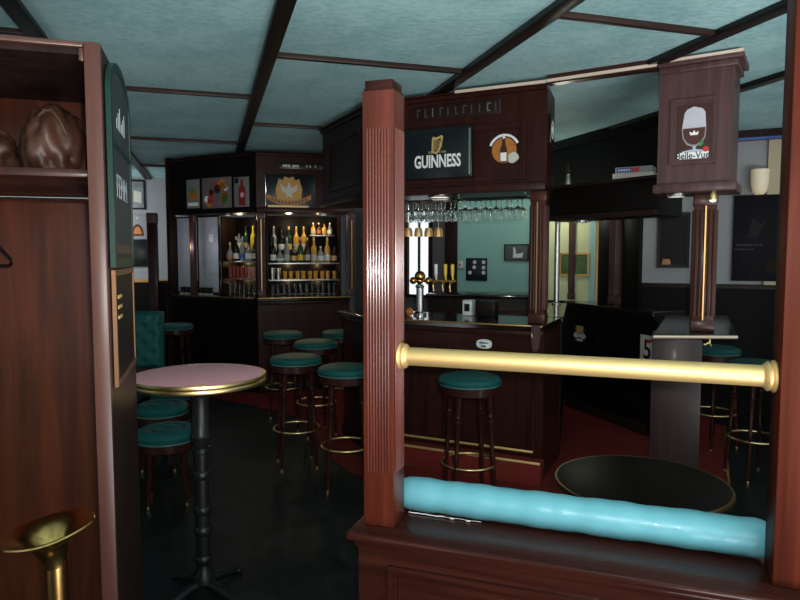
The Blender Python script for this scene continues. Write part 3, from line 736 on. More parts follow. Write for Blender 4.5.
column('fluted column with gilt bead between counter block and hanging cabinet', BF, x_, .21, .125, CT+.003, PZ0-.056, M['col'])
x_, _ = D.hit(539, 250, .10)
column('fluted column at the right end of the long bar front', D, x_, .10, .105, CT+.001, CZ0-.006, M['col'])
x_, _ = B.hit(351, 250, .12)
column('reddish fluted column half hidden at the left edge of the reeded post', B, x_, .12, .09, CT+.001, 2.085, M['pil'])
x_, _ = B.hit(261, 250, .10)
column('slim brown column between the two bottle bays', B, .055, .10, .08, CT+.001, 2.085, M['pil'])
x_, _ = A.hit(194.5, 250, .12)
column('slim brown column between the frosted panes at the far left', A, x_, .10, .055, CT+.001, 2.085, M['pil'])
x_, _ = A.hit(173, 250, .10)
t = thing('dark_column', 'tall black post at the far left end of the bar', 'column', A.w(x_-.02, .10, 0), A.rz)
MB().box(-.03, .03, -.05, .05, 0, CEIL-.002, .004).build('shaft', M['dark'], t)
MB().box(-.04, .04, -.06, .06, 0, .12, .004).build('base', M['dark'], t)
# posts on the recessed arm
for px, w, mat, lab in ((572, .05, 'pil', 'slim brown post on the recessed counter before the lime wall'), (617, .10, 'pil', 'wider brown post on the recessed counter between dark panels')):
    x_, _ = E.hit(px, 250, .2)
    column(lab, E, x_, .2, w, CT+.001, 2.149, M[mat], False)
x_, _ = E.hit(556, 250, .06)
G2 = onz(556, 292, CT+.001)
t = thing('steel_pole', 'shiny steel pole on the counter before the lime wall', 'pole', (1.545, 6.31, CT+.001), E.rz)
MB().lathe([(.0, .0), (.045, 0), (.045, .012), (.026, .02), (.026, 1.02), (.04, 1.028), (.0, 1.028)], seg=20).build('tube', M['steel'], t)
for pa, pb, lab in ((600, 611, 'narrow black panel beside the wider brown post'), (624, 641, 'broad black panel at the end of the recessed counter')):
    xa_ = E.hit(pa, 250, .2)[0]; xb_ = E.hit(pb, 250, .2)[0]
    t = tag(MB().box(0, xb_-xa_, -.02, .02, 0, 2.149-CT-.002, .002).build('dark_screen', M['black_wood']), lab, 'screen'); t.location = E.w(xa_, .2, CT+.001); t.rotation_euler.z = E.rz
# ceiling trim joining the long canopy to the pillar cabinet
x0c = D.hit(455, 92, -.055)[0]
t = MB().box(x0c, D.L, -.060, -.0505, CEIL-.052, CEIL-.032).build('trim_%d' % tn, M['cream'], loc=D.o, rz=D.rz); struct(t); tn += 1
TB = Frame((D.w(D.L+.005, -.055).x, D.w(D.L+.005, -.055).y), (P.w(-.01, -.035).x, P.w(-.01, -.035).y))
struct(MB().box(0, TB.L, 0, .07, CEIL-.06, CEIL-.002).build('trim_%d' % tn, M['bar_x'], loc=TB.o, rz=TB.rz)); tn += 1
struct(MB().box(0, TB.L, -.007, -.0005, CEIL-.05, CEIL-.03).build('trim_%d' % tn, M['cream'], loc=TB.o, rz=TB.rz)); tn += 1

# ------------------------------------------------------------------ signs on the canopies
x0, z0 = D.hit(407, 180, -.03); x1, z1 = D.hit(474, 130, -.03)
z0 = D.hit(440, 179, -.03)[1]; z1 = D.hit(440, 129, -.03)[1]
t = thing('beer_sign', 'black box-shaped beer sign with harp and white lettering', 'sign', D.w((x0+x1)/2, -.024, z0), D.rz)
w = x1-x0; h = z1-z0
MB().box(-w/2, w/2, -.05, 0, 0, h, .004).build('box', M['signblack'], t)
MB().box(w/2-.022, w/2-.010, -.0515, -.0502, .02, h-.02).build('edge_highlight_strip', M['steel'], t)
LT = text('lettering', 'GUINNESS', .125, M['white'], t, -.0, -.0515, h*.33, .0035, .0008)
bpy.context.view_layer.update()
sx_ = (D.hit(463, 160, -.074)[0]-D.hit(416.5, 160, -.074)[0])/LT.dimensions.x
for v in LT.data.vertices: v.co.x *= sx_
# bigger initial like small caps
b = MB()
hz = h*.52
harp = [(-.050, .0), (-.046, .115), (-.030, .130), (-.012, .118), (.010, .125), (.038, .136), (.052, .125), (.050, .108), (.044, .085), (.040, .05), (.022, .015), (-.002, -.012), (-.020, -.012)]
inn = [(-.034, .012), (-.032, .095), (-.026, .104), (-.014, .096), (.006, .103), (.028, .112), (.034, .108), (.033, .098), (.028, .078), (.022, .05), (.010, .024), (-.006, .006), (-.018, .004)]
S_ = .88
b.ring_plate([(x*S_, hz+z*S_) for x, z in harp], [(x*S_, hz+z*S_) for x, z in inn], -.054, -.0502)
for k in range(5): b.tube([((-.026+k*.011)*S_, -.0515, hz+(.012+.004*k)*S_), ((-.026+k*.011)*S_, -.0515, hz+.098*S_)], .0016, 6)
b.build('harp_emblem', M['goldprint'], t)
text('est_lettering', 'EST.   1759', .022, M['goldprint'], t, 0, -.0512, hz+.0, .0002, .0003, sx=1.35)
x0, z0 = D.hit(506, 150, -.01)
t = thing('bottle_sign', 'round bottle emblem in white and amber on the canopy panel', 'sign', D.w(x0-.015, -.0005, z0), D.rz); t.scale = (.84, 1, .84)
circ = lambda r, n=28, cx=0, cz=0: [(cx+r*math.cos(2*PI*k/n), cz+r*math.sin(2*PI*k/n)) for k in range(n)]
MB().plate(circ(.105), -.006, 0).build('roundel', M['amber'], t)
arc = lambda r, a0, a1, n=16: [(r*math.cos(math.radians(a0+(a1-a0)*k/n)), r*math.sin(math.radians(a0+(a1-a0)*k/n))) for k in range(n+1)]
MB().plate(arc(.135, 25, 160)+arc(.116, 160, 25), -.007, 0).build('arc_band', M['white'], t)
MB().plate([(-.032, -.10), (.026, -.10), (.026, .01), (.012, .05), (.012, .10), (-.016, .10), (-.016, .05), (-.032, .01)], -.010, -.0062).build('bottle', M['brownprint'], t)
MB().plate([(-.029, -.09), (.023, -.09), (.023, -.02), (-.029, -.02)], -.0115, -.0102).build('bottle_label', M['white'], t)
MB().plate(circ(.012, 12, -.002, .105), -.0115, -.0065).build('bottle_cap', M['white'], t)
b = MB(); b.plate([(.078+.045*math.cos(a)*(1+.12*math.cos(3*a)), -.065+.045*math.sin(a)*(1+.1*math.sin(2*a))) for a in [2*PI*k/20 for k in range(20)]], -.010, -.0062); b.build('glass_print', M['cardboard'], t)
# raised metal letters (illegible in the photograph: separate worn strokes)
xa_, za = D.hit(416, 116, -.01); xb_, zb_ = D.hit(498, 104, -.01)
t = thing('metal_letter_row', 'row of worn raised metal letters below the canopy cornice', 'sign', D.w(xa_, -.0005, (za+zb_)/2), D.rz)
MB().box(-.02, xb_-xa_+.02, -.006, 0, -.055, .055, .002).build('backing', M['dark'], t)
for k in range(11):
    xx = .01+(xb_-xa_-.03)*k/10
    b = MB(); b.box(xx, xx+.008, -.012, -.006, -.03, .03)
    if k % 3 == 0: b.box(xx+.0081, xx+.028, -.012, -.006, .02, .03)
    if k % 4 == 1: b.box(xx+.0081, xx+.024, -.012, -.006, -.03, -.021)
    b.build('raised_letter', M['steel'] if k in (2, 9) else M['dull_steel'], t)
MB().box(xb_-xa_+.012, xb_-xa_+.018, -.012, -.006, -.05, .05).build('end_bar', M['dull_steel'], t)
# plaque on the canopy's right side
DS = Frame((D.w(D.L+.003).x, D.w(D.L+.003).y), (D.w(D.L-.05, .45).x, D.w(D.L-.05, .45).y))
t = thing('side_plaque', 'small black plaque with a white emblem on the canopy end', 'sign', DS.w(.10, -.001, 2.38), DS.rz)
MB().box(0, .18, -.012, 0, 0, .20, .003).build('plate', M['signblack'], t)
MB().ring_plate(circ(.066, 20, .09, .10), circ(.052, 20, .09, .10), -.0145, -.0122).build('emblem', M['white'], t)
MB().plate([(.05, .08), (.13, .08), (.11, .12), (.07, .12)], -.0145, -.0122).build('emblem_mark', M['white'], t)

# gold emblem on canopy B
x0, z0 = B.hit(289, 191, -.01)
t = thing('gold_emblem_sign', 'black sign with a gold eagle crest and ribbon', 'sign', B.w(x0, -.0005, z0), B.rz)
MB().box(-.27, .30, -.012, 0, -.19, .19, .003).build('board', M['signblack'], t)
crest = [(-.135, -.11), (-.15, .02), (-.115, .14), (-.07, .12), (-.05, .165), (.0, .145), (.05, .165), (.07, .12), (.115, .14), (.15, .02), (.135, -.11)]
MB().plate(crest, -.018, -.0122).build('crest', plain('amber_gold_print', (.50, .27, .06), .45), t)
MB().plate([(0, .10), (.03, .03), (.10, .08), (.085, .0), (.03, -.03), (.04, -.08), (0, -.06), (-.04, -.08), (-.03, -.03), (-.085, .0), (-.10, .08), (-.03, .03)], -.022, -.0182).build('eagle', M['cardboard'], t)
rib = [(-.25+.5*k/12, -.11+.075*((k-6)/6)**2) for k in range(13)]
MB().plate(rib+[(x*1.0, z-.055) for x, z in reversed(rib)], -.026, -.0182).build('ribbon', M['amber'], t)
b = MB()
for k in range(11):
    xx = -.19+.38*k/10; zz = -.138+.075*((xx)/.25)**2
    b.box(xx-.008, xx+.008, -.0275, -.0262, zz-.015, zz+.015)
b.build('ribbon_lettering', M['brownprint'], t)
MB().box(-.24, .22, -.018, -.0122, -.185, -.165).build('gold_bar', M['goldprint'], t)
b = MB(); b.tube([(-.265, -.02, -.17), (-.262, -.03, 0), (-.268, -.02, .17)], .005, 8); b.build('edge_tube', M['chrome'], t)
x0, z0 = B.hit(297, 166, -.01)
t = thing('worn_name_strip', 'dark name strip with faint letters above the gold emblem', 'sign', B.w(x0, -.0005, z0), B.rz)
MB().box(-.20, .32, -.008, 0, -.035, .035, .002).build('strip', M['signblack'], t)
b = MB()
for k, xx in enumerate((-.16, -.13, -.10, -.05, -.025, .0, .10, .14, .2)): b.box(xx, xx+.02, -.0105, -.0082, -.012, .012)
b.build('faint_lettering', M['steel'], t)
# three posters on canopy A
def poster(label, pxa, pxb, pya, pyb, seed):
    xa_, z1_ = A.hit(pxa, pya, -.01); xb_, z0_ = A.hit(pxb, pyb, -.01)
    t = thing('poster', label, 'poster', A.w(xa_, -.0005, z0_), A.rz, 'posters on the black canopy')
    w_, h_ = xb_-xa_, z1_-z0_
    MB().box(0, w_, -.006, 0, 0, h_, .001).build('sheet', plain('poster_paper', (.20, .20, .19), .5, var=.3, bscale=14) if seed != 1 else plain('poster_mauve', (.16, .12, .12), .5, var=.4, bscale=12), t)
    return t, w_, h_
def blot(t, nm, mat, pts, y=-.0075): MB().plate(pts, y, -.0062 if y > -.009 else -.0078).build(nm, mat, t)
t, w_, h_ = poster('narrow pale food poster, leftmost of the three on the black canopy', 186, 199.5, 180, 208, 0)
blot(t, 'food_print', M['amber'], circ(w_*.34, 18, w_*.5, h_*.48)); blot(t, 'leaf_print', M['green'], circ(w_*.2, 14, w_*.45, h_*.62), -.009); blot(t, 'plate_print', M['white'], [(w_*.1, h_*.08), (w_*.9, h_*.08), (w_*.9, h_*.2), (w_*.1, h_*.2)])
t, w_, h_ = poster('wide crowded food poster in the middle of the black canopy', 201.5, 231.5, 178.5, 207.5, 1)
rnd = random.Random(5)
for k in range(14):
    blot(t, 'print_patch', M[('amber', 'orange', 'red', 'green', 'brownprint', 'white', 'amber')[k % 7]], circ(w_*rnd.uniform(.05, .12), 12, w_*rnd.uniform(.15, .85), h_*rnd.uniform(.15, .85)), -.0075-.0002*k if False else -.0075)
t, w_, h_ = poster('narrow poster of a red bottle, rightmost on the black canopy', 233.5, 249, 177.5, 206.5, 2)
blot(t, 'bottle_print', M['redcan'], [(w_*.32, h_*.05), (w_*.75, h_*.05), (w_*.78, h_*.6), (w_*.62, h_*.75), (w_*.62, h_*.92), (w_*.45, h_*.92), (w_*.45, h_*.75), (w_*.3, h_*.6)]); blot(t, 'label_print', M['pink'], circ(w_*.14, 14, w_*.55, h_*.4), -.009); blot(t, 'header_print', M['signblack'], [(w_*.05, h_*.8), (w_*.3, h_*.8), (w_*.3, h_*.97), (w_*.05, h_*.97)])

# stickers on the recessed arm
x0, z0 = E.hit(580, 334, -.013)
t = thing('brewery_sticker', 'small cream and grey sticker on the recessed bar front', 'sticker', E.w(x0, -.0125, z0), E.rz)
MB().box(-.10, .10, -.004, 0, -.075, .09, .001).build('backing', M['signblack'], t)
MB().box(-.055, .055, -.006, -.0041, .01, .082).build('cream_patch', M['goldprint'], t)
MB().plate([(-.10, -.02), (-.07, .012), (0, -.002), (.07, .012), (.10, -.02), (.07, -.045), (0, -.03), (-.07, -.045)], -.0085, -.0041).build('ribbon', M['frost'], t)
MB().box(-.05, .05, -.006, -.0041, -.072, -.048).build('lower_patch', M['cardboard'], t)
x0, z0 = E.hit(640.5, 347, -.013)
t = thing('number_plate', 'white plate reading 51 beside the drinks block', 'sign', E.w(x0, -.0125, z0), E.rz)
pw = E.hit(661, 347, -.013)[0]-x0
MB().box(0, pw, -.006, 0, -.115, .115, .002).build('plate', M['cardboard'], t)
xA = E.hit(644.2, 347, -.013)[0]-x0; xB = E.hit(657.5, 347, -.013)[0]-x0
LT = text('lettering', '51', .24, M['signblack'], t, 0, -.0065, -.018, .003, .0006)
xs_ = [v.co.x for v in LT.data.vertices]; mn_, mx_ = min(xs_), max(xs_)
for v in LT.data.vertices: v.co.x = xA+(v.co.x-mn_)/(mx_-mn_)*(xB-xA)
MB().plate([(pw*.36, .050), (pw*.72, .075), (pw*.76, .104), (pw*.55, .082), (pw*.34, .078)], -.009, -.0074).build('red_swoosh', M['red'], t)

# ------------------------------------------------------------------ bar equipment
# glass rack with hanging glasses under the long canopy
RF = Frame((D.w(.0, .16).x, D.w(.0, .16).y), (D.w(D.L, .16).x, D.w(D.L, .16).y))
gz = CZ0-.035
t = thing('glass_rack', 'steel rack of rails hung under the long canopy', 'rack', RF.w(.16, 0, gz), RF.rz)
b = MB()
for y in (-.06, .0, .06, .12): b.tube([(.0, y, 0), (1.02, y, 0)], .004, 8)
for x in (.02, .5, 1.0): b.tube([(x, -.06, 0), (x, -.06, .034)], .003, 6); b.tube([(x, .12, 0), (x, .12, .034)], .003, 6); b.tube([(x, -.06, .0), (x, .12, .0)], .003, 6)
b.build('rails', M['chrome'], t)
def stem_glass(label, group):
    t = thing('wine_glass', label, 'glass', (0, 0, 0), 0, group)
    b = MB(); b.lathe([(0, 0), (.032, 0), (.033, -.002), (.006, -.008), (.004, -.02), (.004, -.065), (.010, -.072), (.030, -.088), (.036, -.11), (.034, -.145), (.031, -.165), (.0300, -.165), (.033, -.145), (.035, -.11), (.028, -.09), (0, -.076)], seg=20)
    b.build('bowl', M['glass'], t); return t
ordn = ['first', 'second', 'third', 'fourth', 'fifth', 'sixth', 'seventh', 'eighth', 'ninth', 'tenth', 'eleventh', 'twelfth', 'thirteenth', 'fourteenth', 'fifteenth', 'sixteenth']
g0 = None
for r_, y in enumerate((-.03, .09)):
    for k in range(12):
        lab = '%s hanging wine glass from the left in the %s row under the long canopy' % (ordn[k], ('front', 'rear')[r_])
        if g0 is None: o = g0 = stem_glass(lab, 'wine glasses hanging from the rack')
        else: o = copy_tree(g0); o['label'] = lab
        o.location = RF.w(.22+k*.08, y, gz+.006); o.rotation_euler.z = RF.rz
# beer tap tower
x_, _ = D.hit(432, 281, .30)
zc = D.hit(432, 281, .30)[1]
t = thing('beer_tap_tower', 'polished brass beer tower with three tap handles on the long counter', 'beer tap', D.w(x_, .30, CT+.001), D.rz)
zp = zc-CT
xl_ = D.hit(411, 281, .3)[0]-x_; xr_ = D.hit(456, 281, .3)[0]-x_
b = MB()
xc = D.hit(420, 281, .3)[0]-x_
b.lathe([(0, 0), (.055, 0), (.055, .015), (.032, .03), (.030, zp-.06), (.04, zp-.05), (.03, zp-.03)], (xc, 0, 0), 24); b.build('pedestal', M['chrome'], t)
b = MB(); b.tube([(xl_, 0, zp), (xr_, 0, zp)], .013, 14); b.build('manifold', M['old_brass'], t)
b = MB()
for px in (413.5, 420, 428.5): b.ball((D.hit(px, 281, .3)[0]-x_, -.005, zp), .030)
b.ball((xc, 0, zp+.035), .045); b.build('brass_balls', M['old_brass'], t)
for px, mat in ((436.5, 'whitegloss'), (446, 'yellow'), (453, 'yellow')):
    xx = D.hit(px, 281, .3)[0]-x_
    b = MB(); b.tube([(xx, 0, zp+.012), (xx, -.01, zp+.035), (xx, -.012, zp+.055), (xx, -.014, zp+.13), (xx, -.014, zp+.135)], [.006, .008, .013, .015, .010], 12); b.build('tap_handle', M[mat], t)
    b = MB(); b.tube([(xx, -.005, zp), (xx, -.05, zp-.005), (xx, -.065, zp-.03), (xx, -.065, zp-.08)], [.012, .010, .008, .007], 12); b.build('tap_spout', M['brass'], t)
# hanging glasses left of tower; the brassy light on them is put in as brass
g1 = None
for k in range(4):
    x_, z_ = D.hit(408.5+k*10, 228, .42)
    lab = 'small brass-lit glass mug, %s from the left of those above the beer tower' % ordn[k]
    if g1 is None:
        o = g1 = thing('hanging_mug', lab, 'mug', (0, 0, 0), 0, 'mugs above the beer tower')
        MB().lathe([(0, 0), (.026, 0), (.034, -.03), (.036, -.07), (.034, -.07), (.031, -.03), (.023, -.004), (0, -.004)], seg=18).build('cup', M['brass_satin'], o)
        b = MB(); b.tube([(0, 0, 0), (0, 0, CZ0-.036-z_-.0)], .0025, 6); b.build('hook', M['chrome'], o)
    else: o = copy_tree(g1); o['label'] = lab
    o.location = D.w(x_, .42, z_); o.rotation_euler.z = D.rz
# back counter and machines
BCF = Frame((.28, 6.55), (1.27, 6.27))
t = thing('back_counter', 'dark low counter inside the bar before the teal wall', 'counter', BCF.w(0), BCF.rz)
MB().box(0, BCF.L, 0, .5, 0, 1.17, .003).build('body', M['dark'], t)
MB().box(-.01, BCF.L+.01, -.03, .51, 1.171, 1.205, .004).build('counter_top', M['top'], t)
b = MB()
for k in range(2): b.frame(.05+k*.5, .5+k*.5, .15, 1.05, .03, -.012, -.0005)
b.build('door', M['bar'], t)
IF = Frame((D.w(0, .40).x, D.w(0, .40).y), (D.w(D.L, .40).x, D.w(D.L, .40).y))
x_, _ = IF.hit(467, 300)
t = thing('card_terminal', 'small boxy machine with a white face on the long counter', 'machine', IF.w(x_, 0, CT+.001), IF.rz)
MB().box(-.04, .04, .0, .10, .0, .125, .008).build('case', M['whitegloss'], t)
MB().box(-.022, .022, -.004, -.0005, .035, .095).build('display', M['blackp'], t)
x_, _ = IF.hit(484, 300)
t = thing('cash_box', 'black box drawer on the long counter beside the white machine', 'box', IF.w(x_, 0.01, CT+.001), IF.rz)
MB().box(-.065, .085, 0, .11, 0, .12, .005).build('case', M['blackp'], t)
MB().box(-.055, .075, -.005, -.0005, .02, .10, .002).build('front', M['dark'], t)
o = MB(); o.ball((0, 0, 0), .032)
x_, z_ = D.hit(409.5, 306, .2)
t = thing('orange_fruit', 'single orange at the left end of the long counter', 'fruit', D.w(x_, .2, CT+.033), D.rz)
o.build('peel', M['orange'], t); MB().lathe([(0, .032), (.004, .034), (0, .036)], seg=8).build('stalk', M['green'], t)
# grey panel and dark post between window and teal wall
WG = Frame((-.62, 8.75), (T1.x, T1.y))
def wg(px, py, off=-.01): return WG.hit(px, py, off)
xa_, za = wg(409, 281); xb_, zb_ = wg(431, 225)
b = MB(); zlo = 1.1; zhi = 2.05
w1 = struct(MB().box(xa_, xb_, -.012, -.001, zlo, zhi).build('window_1', M['day'], loc=WG.o, rz=WG.rz))
b = MB(); b.frame(xa_-.03, xb_+.03, zlo-.03, zhi+.03, .04, -.05, -.013); xm = wg(420, 250)[0]; b.box(xm-.012, xm+.012, -.04, -.013, zlo, zhi)
xm = wg(429, 250)[0]; b.build('window_frame', M['dark'], w1)
xa_ = wg(449, 250)[0]
struct(MB().box(WG.L-.13, WG.L-.01, -.08, -.002, 0, CEIL-.002).build('trim_%d' % tn, M['dark'], loc=WG.o, rz=WG.rz)); tn += 1
# teal wall pictures
TW = Frame((T1.x, T1.y), (T0.x, T0.y))
x0, z1_ = TW.hit(466, 258, -.01); x1, z0_ = TW.hit(487, 281, -.01)
t = thing('black_board', 'black board with rows of white discs on the teal wall', 'board', TW.w(x0, -.002, z0_), TW.rz)
w_, h_ = x1-x0, z1_-z0_
MB().box(0, w_, -.012, 0, 0, h_, .002).build('panel', M['signblack'], t)
for cx, cz in ((.42, .82), (.84, .82), (.40, .60), (.84, .58), (.2, .36), (.84, .36)):
    MB().plate(circ(.022, 14, w_*cx, h_*cz), -.016, -.0122).build('disc', M['frost'], t)
x0, z1_ = TW.hit(459, 261, -.01); x1, z0_ = TW.hit(463.5, 268, -.01)
t = thing('switch_box', 'small tan switch box on the teal wall', 'switch', TW.w(x0, -.002, z0_), TW.rz)
MB().box(0, x1-x0, -.03, 0, 0, z1_-z0_, .004).build('case', M['cardboard'], t); MB().box(.012, .03, -.036, -.031, .03, .05).build('button', M['blackp'], t)
x0, z1_ = WR.hit(505, 245, -.01); x1, z0_ = WR.hit(528, 260, -.01)
t = thing('painting', 'small grey picture of a swan on the teal wall', 'picture', WR.w(x0, -.002, z0_), WR.rz)
w_, h_ = x1-x0, z1_-z0_
MB().box(0, w_, -.015, 0, 0, h_, .002).build('canvas', plain('dim_landscape', (.05, .07, .06), .5, var=.5, bscale=14), t)
MB().plate([(w_*.35, h_*.15), (w_*.75, h_*.15), (w_*.8, h_*.5), (w_*.7, h_*.45), (w_*.5, h_*.4), (w_*.45, h_*.8), (w_*.36, h_*.85), (w_*.38, h_*.55)], -.018, -.0152).build('swan_print', M['frost'], t)
MB().frame(-.008, w_+.008, -.008, h_+.008, .010, -.02, -.0).build('frame', M['dark'], t)
x0, z1_ = WR.hit(561, 254, -.01); x1, z0_ = WR.hit(588, 275, -.01)
t = thing('painting', 'gilt framed green landscape on the lime wall', 'picture', WR.w(x0, -.002, z0_), WR.rz)
w_, h_ = x1-x0, z1_-z0_
MB().box(0, w_, -.015, 0, 0, h_, .002).build('canvas', plain('green_landscape', (.06, .12, .03), .5, var=.9, bscale=9), t)
MB().frame(-.012, w_+.012, -.012, h_+.012, .02, -.025, 0).build('frame', M['gold_edge'], t)
xa_ = WR.hit(589, 250)[0]; xb_ = WR.hit(596, 250)[0]
struct(MB().box(xa_, xb_, -.008, -.001, 1.0, CEIL-.002).build('trim_%d' % tn, plain('pale_teal_paint', (.30, .50, .46), .6), loc=WR.o, rz=WR.rz)); tn += 1
struct(MB().box(xb_+.01, xb_+.035, -.03, -.001, 1.0, CEIL-.002).build('trim_%d' % tn, M['gold_edge'], loc=WR.o, rz=WR.rz)); tn += 1

# ------------------------------------------------------------------ back shelves and bottles
def bottle(kind, label, group, loc, rz=0, s=1.0):
    prof = {'tall': [(0, 0), (.034, 0), (.037, .006), (.037, .17), (.030, .20), (.015, .225), (.013, .29), (.015, .292), (.015, .30), (0, .30)],
            'squat': [(0, 0), (.045, 0), (.047, .006), (.047, .12), (.035, .15), (.016, .165), (.016, .215), (0, .215)],
            'round': [(0, 0), (.03, 0), (.05, .05), (.052, .08), (.04, .115), (.015, .15), (.014, .23), (0, .23)]}[kind[0]]
    t = thing('bottle', label, 'bottle', loc, rz, group)
    r = prof[2][0]
    MB().lathe([(a*s, z*s) for a, z in prof], seg=18).build('glass_body', M[kind[1]], t)
    zt = prof[-1][1]*s
    MB().lathe([(0, zt+.018), (.014*s, zt+.018), (.0155*s, zt-.02), (.0165*s, zt-.02)], seg=14).build('cap', M[kind[3]], t)
    MB().lathe([((r+.0012)*s, .03*s), ((r+.0012)*s, (.10 if kind[0] != 'round' else .06)*s)], seg=18).build('paper_label', M[kind[2]], t)
    return t
def tumbler(label, group, mat, r=.03, h=.11):
    t = thing('drinking_glass', label, 'glass', (0, 0, 0), 0, group)
    MB().lathe([(0, .0), (r*.8, 0), (r, h), (r*.93, h), (r*.76, .008), (0, .008)], seg=18).build('cup', M[mat], t)
    return t
SA = Frame((A.w(0, .42).x, A.w(0, .42).y), (A.w(A.L, .42).x, A.w(A.L, .42).y)); SB = Frame((B.w(0, .42).x, B.w(0, .42).y), (B.w(B.L, .42).x, B.w(B.L, .42).y))
def bay(label, F, pxa, pxb, shelves, inner):
    xa_ = F.hit(pxa, 250)[0]; xb_ = F.hit(pxb, 250)[0]
    t = thing('bottle_shelf', label, 'shelf', F.w(xa_, 0, CT), F.rz, 'lit bottle bays behind the far bar')
    L = xb_-xa_; H = 2.085-CT
    MB().box(0, L, .26, .28, 0.001, H, .002).build('back_board', M['black_wood'], t)
    MB().box(.021, L-.021, .165, .258, shelves[-1]-CT+.0005, shelves[-1]-CT+.13, .002).build('riser', M['black_wood'], t)
    for x in (0, L-.02): MB().box(x, x+.02, .0, .259, .001, H, .002).build('side_panel', M['dark'], t)
    for z in shelves: MB().box(.021, L-.021, .01, .258, z-CT-.018, z-CT, .002).build('shelf_board', M['steel'], t)
    return xa_, xb_
shA = (1.305, 1.525); shB = (1.300, 1.505)
a0, a1 = bay('lit bottle bay at the left, beside the frosted panes', SA, 221, 256.5, shA, True)
b0, b1 = bay('larger lit bottle bay under the gold emblem', SB, 266.5, 341, shB, True)
kinds = [('round', 'paleglass', 'orange', 'brass'), ('tall', 'blackglass', 'white', 'steel'), ('tall', 'paleglass', 'blue', 'steel'), ('squat', 'paleglass', 'white', 'blackp'), ('tall', 'brownglass', 'cardboard', 'red'), ('tall', 'yellowglass', 'yellow', 'yellow'), ('tall', 'greenglass', 'goldprint', 'blackp')]
kn = ['pale round', 'black white-label', 'clear blue-label', 'squat clear', 'brown red-capped', 'bright yellow', 'green']
n = 5
for k in range(n):
    x = a0+.08+(a1-a0-.16)*k/(n-1)
    bottle(kinds[k], '%s bottle, %s from the left in front, upper shelf of left bay' % (kn[k], ordn[k]), 'bottles of the left bay', SA.w(x, .075, shA[1]+.001), 0, .95)
for k in range(4):
    x = a0+.11+(a1-a0-.22)*k/3; q_ = (3, 6, 5, 2)[k]
    bottle(kinds[q_], '%s bottle, %s from the left in the rear row of left bay' % (kn[q_], ordn[k]), 'bottles of the left bay', SA.w(x, .211, shA[1]+.132), 0, .98)
rg = None
for k in range(8):
    x = a0+.06+(a1-a0-.12)*k/7; lab = 'red tumbler, %s from the left on the middle shelf of the left bay' % ordn[k]
    if k >= 5: lab = lab.replace('red', 'reddish clear')
    if rg is None: rg = o = tumbler(lab, 'tumblers of the left bay', 'redcan', .026, .15)
    else:
        o = copy_tree(rg); o['label'] = lab
        if k == 5: o2 = o.children[0]; o2.data = o2.data.copy(); o2.data.materials[0] = plain('rosy_glass', (.45, .22, .2), .15); r5 = o2.data
        if k > 5: o.children[0].data = r5
    o.location = SA.w(x, .09, shA[0]+.001)
cg = None
for k in range(7):
    x = a0+.06+(a1-a0-.12)*k/6; lab = 'clear beer glass, %s from the left at the foot of the left bay' % ordn[k]
    if cg is None: cg = o = tumbler(lab, 'clear glasses of the bottle bays', 'glass', .032, .13)
    else: o = copy_tree(cg); o['label'] = lab
    o.location = SA.w(x, .09, CT+.002)
kindsB = [('tall', 'blackglass', 'white', 'blackp'), ('round', 'paleglass', 'white', 'steel'), ('tall', 'paleglass', 'cardboard', 'steel'), ('squat', 'blackglass', 'goldprint', 'blackp'), ('tall', 'greenglass', 'yellow', 'goldprint'), ('tall', 'brownglass', 'cardboard', 'brass'),
          ('tall', 'amberglass', 'cardboard', 'brass'), ('squat', 'paleglass', 'white', 'whitegloss'), ('tall', 'amberglass', 'white', 'brass'), ('squat', 'brownglass', 'goldprint', 'blackp'), ('squat', 'brownglass', 'orange', 'brass'), ('tall', 'paleglass', 'white', 'steel')]
knB = ['black', 'pale round', 'clear tall', 'squat black', 'green tall', 'brown tall', 'glowing amber', 'squat clear', 'second glowing amber', 'squat brown', 'squat orange-label', 'clear end']
for k in range(10):
    x = b0+.08+(b1-b0-.16)*k/9
    bottle(kindsB[k], '%s bottle, %s from the left in front, upper shelf of larger bay' % (knB[k], ordn[k]), 'bottles of the larger bay', SB.w(x, .055, shB[1]+.001), 0, (.86 if k in (1, 3, 7, 9) else .98))
for k in range(5):
    x = b0+.10+(SB.hit(309, 250)[0]-b0-.14)*k/4; q_ = (2, 0, 4, 6, 8)[k]
    bottle(kindsB[q_], '%s bottle, %s from the left in the rear row of larger bay' % (knB[q_], ordn[k]), 'bottles of the larger bay', SB.w(x, .211, shB[1]+.132), 0, 1.0)
